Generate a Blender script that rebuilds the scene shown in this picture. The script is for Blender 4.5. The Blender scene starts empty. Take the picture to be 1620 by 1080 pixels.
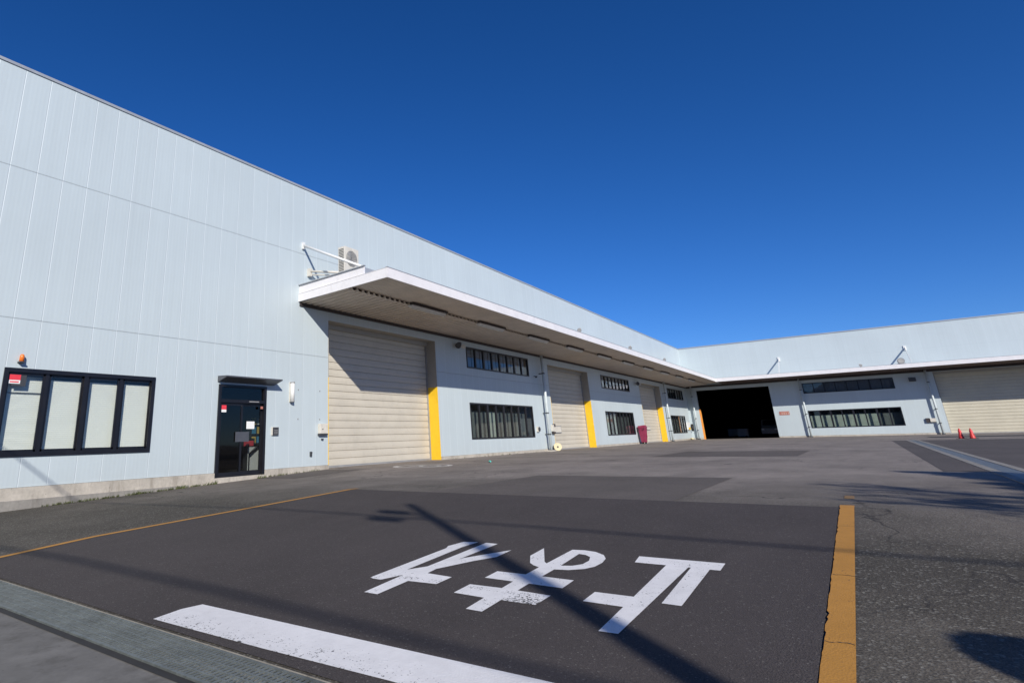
import bpy, math, random
from mathutils import Vector, Matrix
R = math.radians
random.seed(7)
scn = bpy.context.scene
col = scn.collection

# ------------------------------------------------------------------ camera
CAMZ = 0.94
cam = bpy.data.cameras.new('camera')
camo = bpy.data.objects.new('camera', cam); col.objects.link(camo)
cx = (0.626668, -0.778778, -0.028161)
cy = (-0.214401, -0.207041, 0.954550)
cz = (-0.749213, -0.592148, -0.296717)
camo.matrix_world = Matrix(((cx[0], cy[0], cz[0], 0.0), (cx[1], cy[1], cz[1], 0.0),
                            (cx[2], cy[2], cz[2], CAMZ), (0, 0, 0, 1)))
cam.sensor_fit = 'HORIZONTAL'; cam.sensor_width = 36
cam.lens = 913.73 / 1620 * 36
cam.shift_x = (810 - 605.72) / 1620
cam.shift_y = (411.52 - 540) / 1620
cam.clip_start = 0.05; cam.clip_end = 3000
scn.camera = camo

# ------------------------------------------------------------------ sky, sun, exposure
SUN_T = Vector((0.583, 0.679, -0.446)).normalized()       # direction the light travels
elev = math.asin(-SUN_T.z); az = math.atan2(-SUN_T.x, -SUN_T.y)   # clockwise from +Y
w = bpy.data.worlds.new('World'); scn.world = w; w.use_nodes = True
nt = w.node_tree; nt.nodes.clear()
sky = nt.nodes.new('ShaderNodeTexSky'); sky.sky_type = 'NISHITA'; sky.sun_disc = False
sky.sun_elevation = elev; sky.sun_rotation = az
sky.altitude = 400; sky.air_density = 0.8; sky.dust_density = 0.1; sky.ozone_density = 3.0
hs = nt.nodes.new('ShaderNodeHueSaturation'); hs.inputs['Saturation'].default_value = 1.13
bg = nt.nodes.new('ShaderNodeBackground'); bg.inputs['Strength'].default_value = 0.06
wo = nt.nodes.new('ShaderNodeOutputWorld')
tn = nt.nodes.new('ShaderNodeVectorMath'); tn.operation = 'MULTIPLY'; tn.inputs[1].default_value = (1.02, 1.26, 1.82)
nt.links.new(sky.outputs[0], tn.inputs[0]); nt.links.new(tn.outputs[0], hs.inputs['Color']); nt.links.new(hs.outputs[0], bg.inputs[0]); nt.links.new(bg.outputs[0], wo.inputs[0])
sl = bpy.data.lights.new('sun', 'SUN'); sl.energy = 4.6; sl.angle = R(0.5); sl.color = (1.0, 0.945, 0.86)
so = bpy.data.objects.new('sun', sl); col.objects.link(so)
so.rotation_euler = (-SUN_T).to_track_quat('Z', 'Y').to_euler(); so.location = (-20, -20, 40)
scn.view_settings.view_transform = 'Standard'; scn.view_settings.look = 'None'
scn.view_settings.exposure = 0.1; scn.view_settings.gamma = 1.0

# ------------------------------------------------------------------ material helpers
class NT:
    def __init__(s, name):
        s.m = bpy.data.materials.new(name); s.m.use_nodes = True
        s.t = s.m.node_tree; s.n = s.t.nodes; s.b = s.n['Principled BSDF']; s.out = s.n['Material Output']
    def L(s, a, b): s.t.links.new(a, b)
    def put(s, sock, v):
        if isinstance(v, (int, float)): sock.default_value = v
        elif isinstance(v, (tuple, list)):
            sock.default_value = tuple(v) if len(v) == len(sock.default_value) else (*v, 1)
        else: s.L(v, sock)
    def math(s, op, a, b=0.0, c=0.0, clamp=False):
        x = s.n.new('ShaderNodeMath'); x.operation = op; x.use_clamp = clamp
        s.put(x.inputs[0], a); s.put(x.inputs[1], b); s.put(x.inputs[2], c); return x.outputs[0]
    def pos(s):
        if not hasattr(s, '_p'):
            s._p = s.n.new('ShaderNodeNewGeometry').outputs['Position']
            x = s.n.new('ShaderNodeSeparateXYZ'); s.L(s._p, x.inputs[0]); s.X, s.Y, s.Z = x.outputs
        return s._p
    def vec(s, sc=(1, 1, 1)):
        v = s.n.new('ShaderNodeVectorMath'); v.operation = 'MULTIPLY'; s.L(s.pos(), v.inputs[0]); v.inputs[1].default_value = sc
        return v.outputs[0]
    def noise(s, scale, detail=3, rough=.55, sc=(1, 1, 1)):
        x = s.n.new('ShaderNodeTexNoise'); x.inputs['Scale'].default_value = scale
        x.inputs['Detail'].default_value = detail; x.inputs['Roughness'].default_value = rough
        s.L(s.vec(sc), x.inputs['Vector']); return x.outputs['Fac']
    def voro(s, scale, out='Color', feature='F1', sc=(1, 1, 1)):
        x = s.n.new('ShaderNodeTexVoronoi'); x.feature = feature; x.inputs['Scale'].default_value = scale
        s.L(s.vec(sc), x.inputs['Vector'])
        o = x.outputs[out]
        if out == 'Color':
            y = s.n.new('ShaderNodeSeparateColor'); s.L(o, y.inputs[0]); o = y.outputs[0]
        return o
    def mr(s, v, a, b, c, d, smooth=False):
        x = s.n.new('ShaderNodeMapRange'); x.clamp = True
        if smooth: x.interpolation_type = 'SMOOTHSTEP'
        s.put(x.inputs[0], v)
        for i, q in enumerate((a, b, c, d)): x.inputs[1 + i].default_value = q
        return x.outputs[0]
    def mix(s, f, a, b, mode='MIX'):
        x = s.n.new('ShaderNodeMix'); x.data_type = 'RGBA'; x.blend_type = mode
        s.put(x.inputs[0], f); s.put(x.inputs[6], a); s.put(x.inputs[7], b); return x.outputs[2]
    def scalecol(s, c, f):
        v = s.n.new('ShaderNodeVectorMath'); v.operation = 'SCALE'; s.put(v.inputs[0], c if not isinstance(c, tuple) else c[:3])
        s.put(v.inputs[3], f); return v.outputs[0]
    def bump(s, h, strength=.5, dist=.01):
        x = s.n.new('ShaderNodeBump'); x.inputs['Strength'].default_value = strength; x.inputs['Distance'].default_value = dist
        s.L(h, x.inputs['Height'])
        if s.b.inputs['Normal'].is_linked: s.L(s.b.inputs['Normal'].links[0].from_socket, x.inputs['Normal'])
        s.L(x.outputs[0], s.b.inputs['Normal'])
    def fin(s, color, rough=.6, metal=0.0, spec=None):
        s.put(s.b.inputs['Base Color'], color); s.put(s.b.inputs['Roughness'], rough); s.put(s.b.inputs['Metallic'], metal)
        if spec is not None: s.b.inputs['Specular IOR Level'].default_value = spec
        return s.m

def plain(name, c, rough=.6, metal=0.0, var=.12, nscale=3.0, grime=0.0, spec=None):
    t = NT(name)
    n = t.noise(nscale, 4); n2 = t.noise(nscale * 14, 2)
    f = t.math('ADD', t.mr(n, .3, .7, 1 - var, 1 + var), t.mr(n2, .3, .7, -var * .35, var * .35))
    colr = t.scalecol(c, f)
    if grime: colr = t.mix(t.mr(t.noise(nscale * 3, 6, .7), .5, .75, 0, grime), colr, (.08, .07, .055, 1))
    t.bump(n2, .15, .003)
    return t.fin(colr, t.mr(n, .3, .7, max(rough - .08, .02), rough + .08), metal, spec)

def panel_mat(name, axis, base, vis=1.0):
    """insulated metal wall panels: vertical joints every 0.635 m, two horizontal joints"""
    t = NT(name); t.pos(); U = t.X if axis == 'X' else t.Y
    P = .6355
    uu = t.math('MULTIPLY', t.math('ADD', U, 50.0 + .16), 1 / P)
    fr = t.math('FRACT', uu); d = t.math('MULTIPLY', t.math('MINIMUM', fr, t.math('SUBTRACT', 1.0, fr)), P)   # metres from joint
    groove = t.mr(d, .004, .014, 0, 1, True)
    idv = t.n.new('ShaderNodeTexWhiteNoise'); idv.noise_dimensions = '1D'; t.L(t.math('FLOOR', uu), idv.inputs['W'])
    ptone = t.mr(idv.outputs['Value'], 0, 1, .985, 1.012)
    h1 = t.math('ABSOLUTE', t.math('SUBTRACT', t.Z, 7.79)); h2 = t.math('ABSOLUTE', t.math('SUBTRACT', t.Z, 3.975))
    hd = t.math('MINIMUM', h1, h2); hg = t.mr(hd, .006, .018, 0, 1, True)
    fine = t.math('MULTIPLY', t.math('SINE', t.math('MULTIPLY', U, 2 * math.pi / .1059)), .5)
    big = t.mr(t.noise(.25, 4, .6), .3, .7, .965, 1.03)
    streak = t.mr(t.noise(1.0, 4, .65, (7, 7, .25)), .35, .75, 1.0, .955)
    low = t.math('MULTIPLY', t.mr(t.Z, .14, .8, .1, 0), t.mr(t.noise(2.5, 5, .7), .35, .65, .2, 1))
    c = t.scalecol(base, t.math('MULTIPLY', t.math('MULTIPLY', big, ptone), streak))
    c = t.mix(low, c, (.30, .27, .22, 1))
    c = t.mix(t.mr(hg, 0, 1, .35 * vis, 0), c, (.22, .25, .27, 1))
    c = t.mix(t.mr(groove, 0, 1, .42 * vis, 0), c, (.74, .80, .83, 1))
    t.bump(groove, .55 * vis, .008); t.bump(hg, .8 * vis, .01); t.bump(fine, .16, .004); t.bump(t.noise(9, 3), .04, .01)
    return t.fin(c, .42, 0.0, .45)

def asphalt(name, base, chip, chipfac, contrast=.35, coarse=70., patches=.18, rough=.93, far=None):
    t = NT(name); t.pos()
    v = t.voro(coarse); v2 = t.voro(coarse * 2.3)
    n1 = t.noise(.35, 5, .62); n2 = t.noise(2.2, 5, .65); n3 = t.noise(.9, 4, .6, (.35, 1.6, 1))
    f = t.math('MULTIPLY', t.mr(n1, .3, .7, 1 - patches, 1 + patches), t.mr(n2, .3, .7, 1 - patches * .5, 1 + patches * .5))
    f = t.math('MULTIPLY', f, t.mr(n3, .35, .68, 1 - patches * .5, 1 + patches * .4))
    f = t.math('MULTIPLY', f, t.mr(v2, 0, 1, 1 - contrast, 1 + contrast))
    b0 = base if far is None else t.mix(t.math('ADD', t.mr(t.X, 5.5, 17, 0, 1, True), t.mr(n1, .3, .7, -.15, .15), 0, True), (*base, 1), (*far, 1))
    c = t.scalecol(b0, f)
    c = t.mix(t.mr(v, 1 - chipfac, 1, 0, 1), c, chip)
    stain = t.math('MULTIPLY', t.mr(t.noise(.55, 6, .7), .58, .72, 0, .35), t.mr(t.noise(5, 3), .3, .7, .4, 1))
    c = t.mix(stain, c, (base[0] * .45, base[1] * .45, base[2] * .45, 1))
    if far:
        wv = t.n.new('ShaderNodeVectorMath'); wv.operation = 'ADD'; t.L(t.vec(), wv.inputs[0])
        nn = t.n.new('ShaderNodeTexNoise'); nn.inputs['Scale'].default_value = 1.3; nn.inputs['Detail'].default_value = 5; t.L(t.vec(), nn.inputs['Vector']); t.L(nn.outputs['Color'], wv.inputs[1])
        ve = t.n.new('ShaderNodeTexVoronoi'); ve.feature = 'DISTANCE_TO_EDGE'; ve.inputs['Scale'].default_value = .23; t.L(wv.outputs[0], ve.inputs['Vector'])
        cr = t.math('MULTIPLY', t.mr(ve.outputs['Distance'], .0015, .004, .75, 0), t.mr(t.noise(.16, 3), .46, .56, 0, 1))
        c = t.mix(cr, c, (.025, .023, .022, 1))
    vd = t.voro(coarse, 'Distance')
    t.bump(vd, .55, .006); t.bump(t.noise(coarse * 1.6, 2), .4, .004)
    return t.fin(c, rough, 0.0, .25)

def paint_road(name, c, wear, under=(.05, .048, .048)):
    t = NT(name); t.pos()
    nz = t.noise(48, 4, .7); sp = t.noise(5, 4, .65); big = t.noise(.9, 3)
    if wear == 'stop':      # the edge towards the grating is the worn one
        e = t.mr(t.X, 2.90, 3.24, .075, -.06)
    elif wear == 'letter':
        e = t.math('MULTIPLY', t.mr(t.X, 4.45, 4.8, 1, 0), t.mr(t.X, 4.4, 4.5, 0, .20))
        e = t.math('MULTIPLY', e, t.math('MAXIMUM', t.mr(t.Y, 2.5, 2.4, 0, 1), t.mr(t.math('ABSOLUTE', t.math('SUBTRACT', t.X, 4.66)), .02, .05, .8, 0)))
        e = t.math('MULTIPLY', e, t.mr(t.Y, 2.04, 2.1, 0, 1))
    elif wear == 'faded': e = .05
    else: e = -.02
    m = t.math('ADD', t.math('ADD', nz, t.math('MULTIPLY', t.math('SUBTRACT', sp, .5), .35)), e)
    mask = t.mr(m, .64, .68, 0, 1)
    cc = t.scalecol(c, t.math('MULTIPLY', t.mr(big, .3, .7, .93, 1.05), t.mr(t.noise(11, 4), .3, .7, .94, 1.04)))
    t.bump(t.voro(75, 'Distance'), .35, .004)
    return t.fin(t.mix(mask, cc, (*under, 1)), .75, 0, .3)

def glass_mat(name, tint=(.95, .97, .97), rough=.015, boost=1.0):
    m = bpy.data.materials.new(name); m.use_nodes = True; t = m.node_tree; t.nodes.clear()
    o = t.nodes.new('ShaderNodeOutputMaterial'); mx = t.nodes.new('ShaderNodeMixShader')
    tr = t.nodes.new('ShaderNodeBsdfTransparent'); tr.inputs[0].default_value = (*tint, 1)
    gl = t.nodes.new('ShaderNodeBsdfGlossy'); gl.inputs['Roughness'].default_value = rough
    lw = t.nodes.new('ShaderNodeLayerWeight'); pw = t.nodes.new('ShaderNodeMath'); pw.operation = 'POWER'; pw.inputs[1].default_value = 5.0
    fr = t.nodes.new('ShaderNodeMath'); fr.operation = 'MULTIPLY_ADD'; fr.inputs[1].default_value = .96; fr.inputs[2].default_value = .035
    t.links.new(lw.outputs['Facing'], pw.inputs[0]); t.links.new(pw.outputs[0], fr.inputs[0])
    ns = t.nodes.new('ShaderNodeTexNoise'); ns.inputs['Scale'].default_value = .8
    tc = t.nodes.new('ShaderNodeNewGeometry'); t.links.new(tc.outputs['Position'], ns.inputs['Vector'])
    bp = t.nodes.new('ShaderNodeBump'); bp.inputs['Strength'].default_value = .06; bp.inputs['Distance'].default_value = .02
    t.links.new(ns.outputs['Fac'], bp.inputs['Height']); t.links.new(bp.outputs[0], gl.inputs['Normal'])
    ml = t.nodes.new('ShaderNodeMath'); ml.operation = 'MULTIPLY'; ml.inputs[1].default_value = boost; ml.use_clamp = True
    t.links.new(fr.outputs[0], ml.inputs[0]); t.links.new(ml.outputs[0], mx.inputs[0])
    t.links.new(tr.outputs[0], mx.inputs[1]); t.links.new(gl.outputs[0], mx.inputs[2]); t.links.new(mx.outputs[0], o.inputs[0])
    return m

WALLC = (.51, .58, .605)
M = {}
M['wallX'] = panel_mat('wall_panels_long', 'X', WALLC)
M['wallY'] = panel_mat('wall_panels_wing', 'Y', WALLC, .35)
M['wallplain'] = plain('wall_metal_plain', WALLC, .45, var=.03)
M['coping'] = plain('coping_metal', (.42, .44, .46), .4, .3, .06)
M['fascia'] = plain('fascia_white_metal', (.78, .76, .76), .4, 0, .04, 1.5, .12)
M['trimdark'] = plain('dark_trim_metal', (.10, .105, .12), .45, .3, .1)
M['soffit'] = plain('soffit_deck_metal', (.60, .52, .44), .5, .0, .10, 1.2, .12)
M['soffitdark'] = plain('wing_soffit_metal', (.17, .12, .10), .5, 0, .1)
M['ledger'] = plain('rusty_dark_steel', (.055, .045, .045), .6, .2, .2)
M['concrete'] = None
M['shutter'] = plain('shutter_beige_metal', (.55, .51, .43), .5, 0, .05, .8, .12)
M['shutter_wing'] = plain('shutter_yellow_beige_metal', (.56, .52, .41), .5, 0, .05, .8, .12)
M['jambbeige'] = plain('jamb_beige_metal', (.36, .34, .30), .55, 0, .05)
M['yellow'] = plain('yellow_safety_paint', (.84, .52, .02), .5, 0, .05, 4, .15)
M['orangejamb'] = plain('orange_safety_paint', (.85, .33, .06), .5, 0, .05)
M['black'] = plain('black_frame_metal', (.012, .012, .016), .35, .1, .15)
M['interior'] = plain('dark_interior', (.03, .03, .032), .8, 0, .2)
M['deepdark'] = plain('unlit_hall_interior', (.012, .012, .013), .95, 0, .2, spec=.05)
M['white'] = plain('white_enamel', (.75, .75, .73), .4, 0, .04)
M['offwhite'] = plain('aged_white_enamel', (.62, .59, .52), .5, 0, .08, 5, .15)
M['cream'] = plain('cream_plastic', (.72, .63, .40), .5, 0, .06)
M['pipe'] = plain('downpipe_pvc', (.56, .62, .63), .4, 0, .06, 2, .15)
M['pipedark'] = plain('dark_pipe_clamp', (.07, .08, .09), .45, .4, .15)
M['red'] = plain('red_sticker', (.75, .05, .07), .5, 0, .05)
M['orange'] = plain('orange_lamp_plastic', (.85, .20, .03), .3, 0, .05)
M['conered'] = plain('cone_red_plastic', (.60, .035, .03), .5, 0, .12, 6, .15)
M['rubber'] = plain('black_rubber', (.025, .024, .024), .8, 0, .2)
M['maroon'] = plain('maroon_plastic', (.26, .025, .07), .5, 0, .12, 4, .2)
M['signred'] = plain('sign_faded_red', (.45, .17, .13), .5, 0, .1)
M['paper'] = plain('white_paper', (.8, .8, .78), .7, 0, .03)
M['darkgrey'] = plain('dark_grey_plastic', (.05, .052, .058), .45, 0, .1)
M['grey'] = plain('grey_plastic', (.28, .28, .28), .5, 0, .1)
M['acfan'] = plain('ac_fan_grille', (.42, .41, .38), .5, .1, .1)
M['galv'] = None
M['polecon'] = plain('concrete_pole', (.34, .33, .31), .8, 0, .12, 2, .3)
M['wire'] = plain('cable_black', (.02, .02, .02), .6, 0, .1)
M['glass'] = glass_mat('window_glass')
M['glassdark'] = glass_mat('tinted_glass', (.72, .74, .74), .03)
M['teal'] = plain('teal_plastic', (.10, .55, .50), .4, 0, .1)
M['curtain'] = plain('pale_curtain_cloth', (.24, .28, .24), .9, 0, .15, 2)
M['curtaingrey'] = plain('grey_curtain_cloth', (.075, .088, .084), .9, 0, .2, 2)
M['frost'] = plain('blue_grey_blind', (.20, .24, .30), .8, 0, .15, 2)
M['bark'] = plain('tree_bark', (.10, .075, .055), .9, 0, .3, 9)
M['leaf'] = plain('leaf_green', (.055, .085, .03), .6, 0, .4, 6)
M['needle'] = plain('conifer_green', (.035, .06, .025), .7, 0, .4, 6)
M['weed'] = plain('weed_green', (.10, .12, .04), .7, 0, .4, 12)
M['yleaf'] = plain('leaflet_yellow', (.7, .5, .12), .6); M['bleaf'] = plain('leaflet_blue', (.08, .3, .5), .6)

def slat_mat():
    t = NT('white_blind_slats'); t.pos()
    s = t.math('FRACT', t.math('MULTIPLY', t.Z, 1 / .05))
    c = t.scalecol((.84, .83, .76), t.mr(s, 0, .2, .82, 1.0))
    t.bump(s, .5, .01)
    return t.fin(c, .6)
M['blind'] = slat_mat()
def conc(name, base, rough=.85):
    t = NT(name); t.pos()
    n = t.noise(1.3, 6, .65); n2 = t.noise(14, 4, .6); st = t.noise(1.4, 5, .7, (3, 3, .5))
    f = t.math('MULTIPLY', t.mr(n, .3, .7, .78, 1.18), t.mr(n2, .3, .7, .9, 1.08))
    c = t.scalecol(base, f)
    c = t.mix(t.mr(st, .5, .68, 0, .55), c, (base[0] * .45, base[1] * .43, base[2] * .4, 1))
    c = t.mix(t.mr(t.voro(9, 'Distance'), .03, .05, .0, 0), c, (.03, .03, .03, 1))
    pit = t.mr(t.noise(26, 2, .5), .72, .76, 0, .7)
    c = t.mix(pit, c, (.07, .065, .06, 1))
    t.bump(n2, .3, .006); t.bump(n, .3, .02)
    return t.fin(c, rough, 0, .3)
M['concrete'] = conc('plinth_concrete', (.47, .43, .37))
M['footing'] = conc('footing_concrete', (.27, .255, .23))
M['apron'] = conc('apron_concrete', (.175, .168, .155))
def galv():
    t = NT('galvanised_steel'); t.pos()
    v = t.voro(30); n = t.noise(3, 5, .7)
    c = t.scalecol((.19, .21, .205), t.math('MULTIPLY', t.mr(v, 0, 1, .85, 1.1), t.mr(n, .3, .7, .75, 1.2)))
    c = t.mix(t.mr(t.noise(5, 6, .75), .55, .75, 0, .4), c, (.13, .12, .09, 1))
    return t.fin(c, .5, .45)
M['galv'] = galv()
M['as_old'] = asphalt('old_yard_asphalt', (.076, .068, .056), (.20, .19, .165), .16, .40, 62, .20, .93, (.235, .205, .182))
M['as_dark'] = asphalt('dark_ramp_asphalt', (.066, .057, .055), (.14, .13, .12), .05, .30, 95, .10)
M['as_mid'] = asphalt('mid_patch_asphalt', (.115, .100, .090), (.18, .17, .155), .08, .3, 80, .12)
M['as_far'] = asphalt('far_dark_asphalt', (.095, .084, .080), (.15, .145, .135), .08, .3, 60, .15)
M['as_road'] = asphalt('road_asphalt', (.06, .058, .056), (.15, .14, .13), .08, .3, 60, .15)
M['p_white'] = paint_road('white_road_paint', (.76, .75, .745), 'none')
M['p_stop'] = paint_road('white_road_paint_worn', (.76, .75, .745), 'stop')
M['p_letter'] = paint_road('white_road_paint_letters', (.76, .75, .745), 'letter')
M['p_orange'] = paint_road('orange_road_paint', (.46, .225, .045), 'none')
M['p_faded'] = paint_road('faded_white_paint', (.62, .60, .57), 'faded', (.09, .085, .08))
M['p_orfade'] = paint_road('faded_orange_paint', (.28, .17, .07), 'faded', (.10, .092, .087))

# ------------------------------------------------------------------ object helpers
def wloc(o):
    v = Vector((0, 0, 0))
    while o is not None: v += o.location; o = o.parent
    return v
def tag(o, label=None, cat=None, group=None, kind=None):
    if label: o['label'] = label
    if cat: o['category'] = cat
    if group: o['group'] = group
    if kind: o['kind'] = kind
    return o
def thing(name, label, cat, loc, group=None):
    o = bpy.data.objects.new(name, None); col.objects.link(o); o.location = loc; o.empty_display_size = .2
    return tag(o, label, cat, group)
def copy_tree(o, parent=None):
    c = o.copy(); col.objects.link(c)
    if parent: c.parent = parent
    for ch in list(o.children): copy_tree(ch, c)
    return c

class MB:
    def __init__(s): s.v = []; s.f = []; s.mi = []; s.cur = 0; s.sm = []
    def face(s, pts, smooth=False):
        i = len(s.v); s.v += [tuple(p) for p in pts]; s.f.append(tuple(range(i, i + len(pts)))); s.mi.append(s.cur); s.sm.append(smooth)
    def box(s, a, b):
        x0, y0, z0 = [min(p, q) for p, q in zip(a, b)]; x1, y1, z1 = [max(p, q) for p, q in zip(a, b)]
        c = [(x0, y0, z0), (x1, y0, z0), (x1, y1, z0), (x0, y1, z0), (x0, y0, z1), (x1, y0, z1), (x1, y1, z1), (x0, y1, z1)]
        s.hexa(c); return s
    def hexa(s, c):
        i = len(s.v); s.v += [tuple(p) for p in c]
        for f in ((0, 3, 2, 1), (4, 5, 6, 7), (0, 1, 5, 4), (1, 2, 6, 5), (2, 3, 7, 6), (3, 0, 4, 7)):
            s.f.append(tuple(i + k for k in f)); s.mi.append(s.cur); s.sm.append(False)
        return s
    def prism(s, bot, top):
        """closed solid between two equal-length rings"""
        i = len(s.v); n = len(bot); s.v += [tuple(p) for p in bot] + [tuple(p) for p in top]
        s.f.append(tuple(i + k for k in reversed(range(n)))); s.f.append(tuple(i + n + k for k in range(n)))
        s.mi += [s.cur] * 2; s.sm += [False] * 2
        for k in range(n):
            k2 = (k + 1) % n; s.f.append((i + k, i + k2, i + n + k2, i + n + k)); s.mi.append(s.cur); s.sm.append(False)
        return s
    def tube(s, pts, r, seg=10, cap=True):
        pts = [Vector(p) for p in pts]; rr = r if isinstance(r, (list, tuple)) else [r] * len(pts)
        i0 = len(s.v); prev = None
        for k, p in enumerate(pts):
            d = (pts[min(k + 1, len(pts) - 1)] - pts[max(k - 1, 0)]).normalized()
            if prev is None:
                a = d.cross(Vector((0, 0, 1)) if abs(d.z) < .9 else Vector((1, 0, 0))).normalized()
            else: a = (prev - d * prev.dot(d)).normalized()
            prev = a; b = d.cross(a)
            for j in range(seg):
                t = 2 * math.pi * j / seg; s.v.append(tuple(p + (a * math.cos(t) + b * math.sin(t)) * rr[k]))
        for k in range(len(pts) - 1):
            for j in range(seg):
                j2 = (j + 1) % seg; q = i0 + k * seg
                s.f.append((q + j, q + j2, q + seg + j2, q + seg + j)); s.mi.append(s.cur); s.sm.append(True)
        if cap:
            s.f.append(tuple(i0 + j for j in reversed(range(seg)))); q = i0 + (len(pts) - 1) * seg
            s.f.append(tuple(q + j for j in range(seg))); s.mi += [s.cur] * 2; s.sm += [False] * 2
        return s
    def build(s, name, mats, parent=None, label=None, bevel=0.0):
        o0 = wloc(parent)
        me = bpy.data.meshes.new(name); me.from_pydata([tuple(Vector(p) - o0) for p in s.v], [], s.f)
        if not isinstance(mats, (list, tuple)): mats = [mats]
        for m in mats: me.materials.append(m)
        for p, mi, sm in zip(me.polygons, s.mi, s.sm): p.material_index = mi; p.use_smooth = sm
        me.update()
        o = bpy.data.objects.new(name, me); col.objects.link(o)
        if parent: o.parent = parent
        if label: o['label'] = label
        if bevel:
            b = o.modifiers.new('bevel', 'BEVEL'); b.width = bevel; b.segments = 2; b.limit_method = 'ANGLE'
        return o
def box(name, a, b, mat, parent, label=None, bevel=0.0): return MB().box(a, b).build(name, mat, parent, label, bevel)

# ------------------------------------------------------------------ ground
def gz(X, Y):
    a = 0 if X >= 9.37 else -.055 * (9.37 - max(X, 2.3))
    b = 0 if X >= 16 else -.033 * (16 - max(X, 2.3))
    t = min(max((Y - 8.3) / 7.1, 0), 1)
    return a * (1 - t) + b * t
def lin(a, b, n): return [a + (b - a) * i / n for i in range(n + 1)]
def sheet(name, xs, ys, mat, dz=0.0, parent=None, label=None):
    v = [(x, y, gz(x, y) + dz) for x in xs for y in ys]; n = len(ys)
    f = [(i * n + j, (i + 1) * n + j, (i + 1) * n + j + 1, i * n + j + 1) for i in range(len(xs) - 1) for j in range(n - 1)]
    m = MB(); m.v = v; m.f = f; m.mi = [0] * len(f); m.sm = [False] * len(f)
    return m.build(name, mat, parent, label)
def poly(name, pts, mat, dz, parent=None, label=None, holes=()):
    """flat painted outline on the ground (bmesh triangle fill)"""
    import bmesh
    bm = bmesh.new(); es = []
    for ring in [pts, *holes]:
        vs = [bm.verts.new((x, y, gz(x, y) + dz)) for x, y in ring]
        for k in range(len(vs)): es.append(bm.edges.new((vs[k], vs[(k + 1) % len(vs)])))
    bmesh.ops.triangle_fill(bm, use_beauty=True, use_dissolve=False, edges=es)
    bmesh.ops.recalc_face_normals(bm, faces=bm.faces)
    for fc in bm.faces:
        if fc.normal.z < 0: fc.normal_flip()
    me = bpy.data.meshes.new(name); bm.to_mesh(me); bm.free(); me.materials.append(mat)
    o = bpy.data.objects.new(name, me); col.objects.link(o)
    if parent: o.parent = parent
    if label: o['label'] = label
    return o

xs = [-600, -200, -80, -40, -20, -10, -5, -2, 0, 1.3, 2.3, 2.37] ; xs2 = [2.78] + lin(3.2, 9.37, 8) + lin(10, 16, 6) + [18, 22, 30, 45, 60, 75, 100, 140, 300, 900]
ys = [-600, -200, -80, -40, -20, -12, -8, -5, -2, 0, 1.2, 2.5, 4, 6, 8.3] + lin(9.3, 15.4, 6) + [16.4, 20, 30, 60, 200, 600]
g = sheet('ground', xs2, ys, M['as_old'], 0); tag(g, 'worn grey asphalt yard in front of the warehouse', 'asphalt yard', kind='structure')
g = sheet('road', xs[:10], ys, M['as_road'], 0); tag(g, 'asphalt street behind the concrete apron', 'road', kind='structure')
g = sheet('concrete_apron', xs[9:], ys, M['apron'], 0); tag(g, 'grey concrete apron before the drain grating', 'concrete apron', kind='structure')
g = sheet('tar_joint', [2.315, 2.372], ys, M['rubber'], .004); tag(g, 'dark crumbled joint between apron and drain grating', 'joint', kind='structure')
def slab_channel():
    m = MB(); z = gz(2.3, 0)
    for a, b in zip(ys[:-1], ys[1:]):
        m.face([(2.37, a, gz(2.37, a)), (2.37, b, gz(2.37, b)), (2.37, b, gz(2.37, b) - .3), (2.37, a, gz(2.37, a) - .3)])
        m.face([(2.37, a, gz(2.37, a) - .3), (2.37, b, gz(2.37, b) - .3), (2.78, b, gz(2.78, b) - .3), (2.78, a, gz(2.78, a) - .3)])
        m.face([(2.78, a, gz(2.78, a) - .3), (2.78, b, gz(2.78, b) - .3), (2.78, b, gz(2.78, b)), (2.78, a, gz(2.78, a))])
    return m.build('drain_channel', M['footing'])
tag(slab_channel(), 'dark concrete drain channel under the steel grating', 'drain channel', kind='structure')

# paving patches (sheets 4-6 mm above the yard)
OL = [(2.80, 8.86), (3.24, 8.86), (4.5, 9.0), (5.87, 8.84), (7.3, 8.66), (8.77, 8.48), (9.54, 8.38)]
def olY(x):
    for (a, b), (c, d) in zip(OL[:-1], OL[1:]):
        if a <= x <= c: return b + (d - b) * (x - a) / (c - a)
    return OL[-1][1]
m = MB(); xx = sorted({2.80, *lin(3.2, 9.37, 8), *[p[0] for p in OL if p[0] < 9.3]})
for a, b in zip(xx[:-1], xx[1:]):
    yl = [.46, 1.2, 2.5, 4, 6, 8.3]
    for c, d in zip(yl[:-1], yl[1:]): m.face([(a, c, gz(a, c) + .006), (b, c, gz(b, c) + .006), (b, d, gz(b, d) + .006), (a, d, gz(a, d) + .006)])
    m.face([(a, 8.3, gz(a, 8.3) + .006), (b, 8.3, gz(b, 8.3) + .006), (b, olY(b), gz(b, olY(b)) + .006), (a, olY(a), gz(a, olY(a)) + .006)])
pat = m.build('asphalt_patch', M['as_dark'])
tag(pat, 'smooth dark new asphalt ramp between the two orange lines', 'asphalt patch', kind='structure')
pat = sheet('asphalt_patch', lin(9.37, 14.2, 3), lin(2.33, 6.52, 2), M['as_mid'], .005)
tag(pat, 'rectangular darker asphalt repair just beyond the painted ramp', 'asphalt patch', kind='structure')
pat = sheet('asphalt_patch', [25.4, 31.6], [2.05, 6.9], M['as_mid'], .005)
tag(pat, 'far rectangular asphalt repair in front of the dark doorway', 'asphalt patch', kind='structure')
pat = sheet('asphalt_patch', [17.0, 30, 49.0], [-16, -2.35], M['as_far'], .005)
tag(pat, 'dark asphalt on the right beyond the long drain strip', 'asphalt patch', kind='structure')
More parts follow.
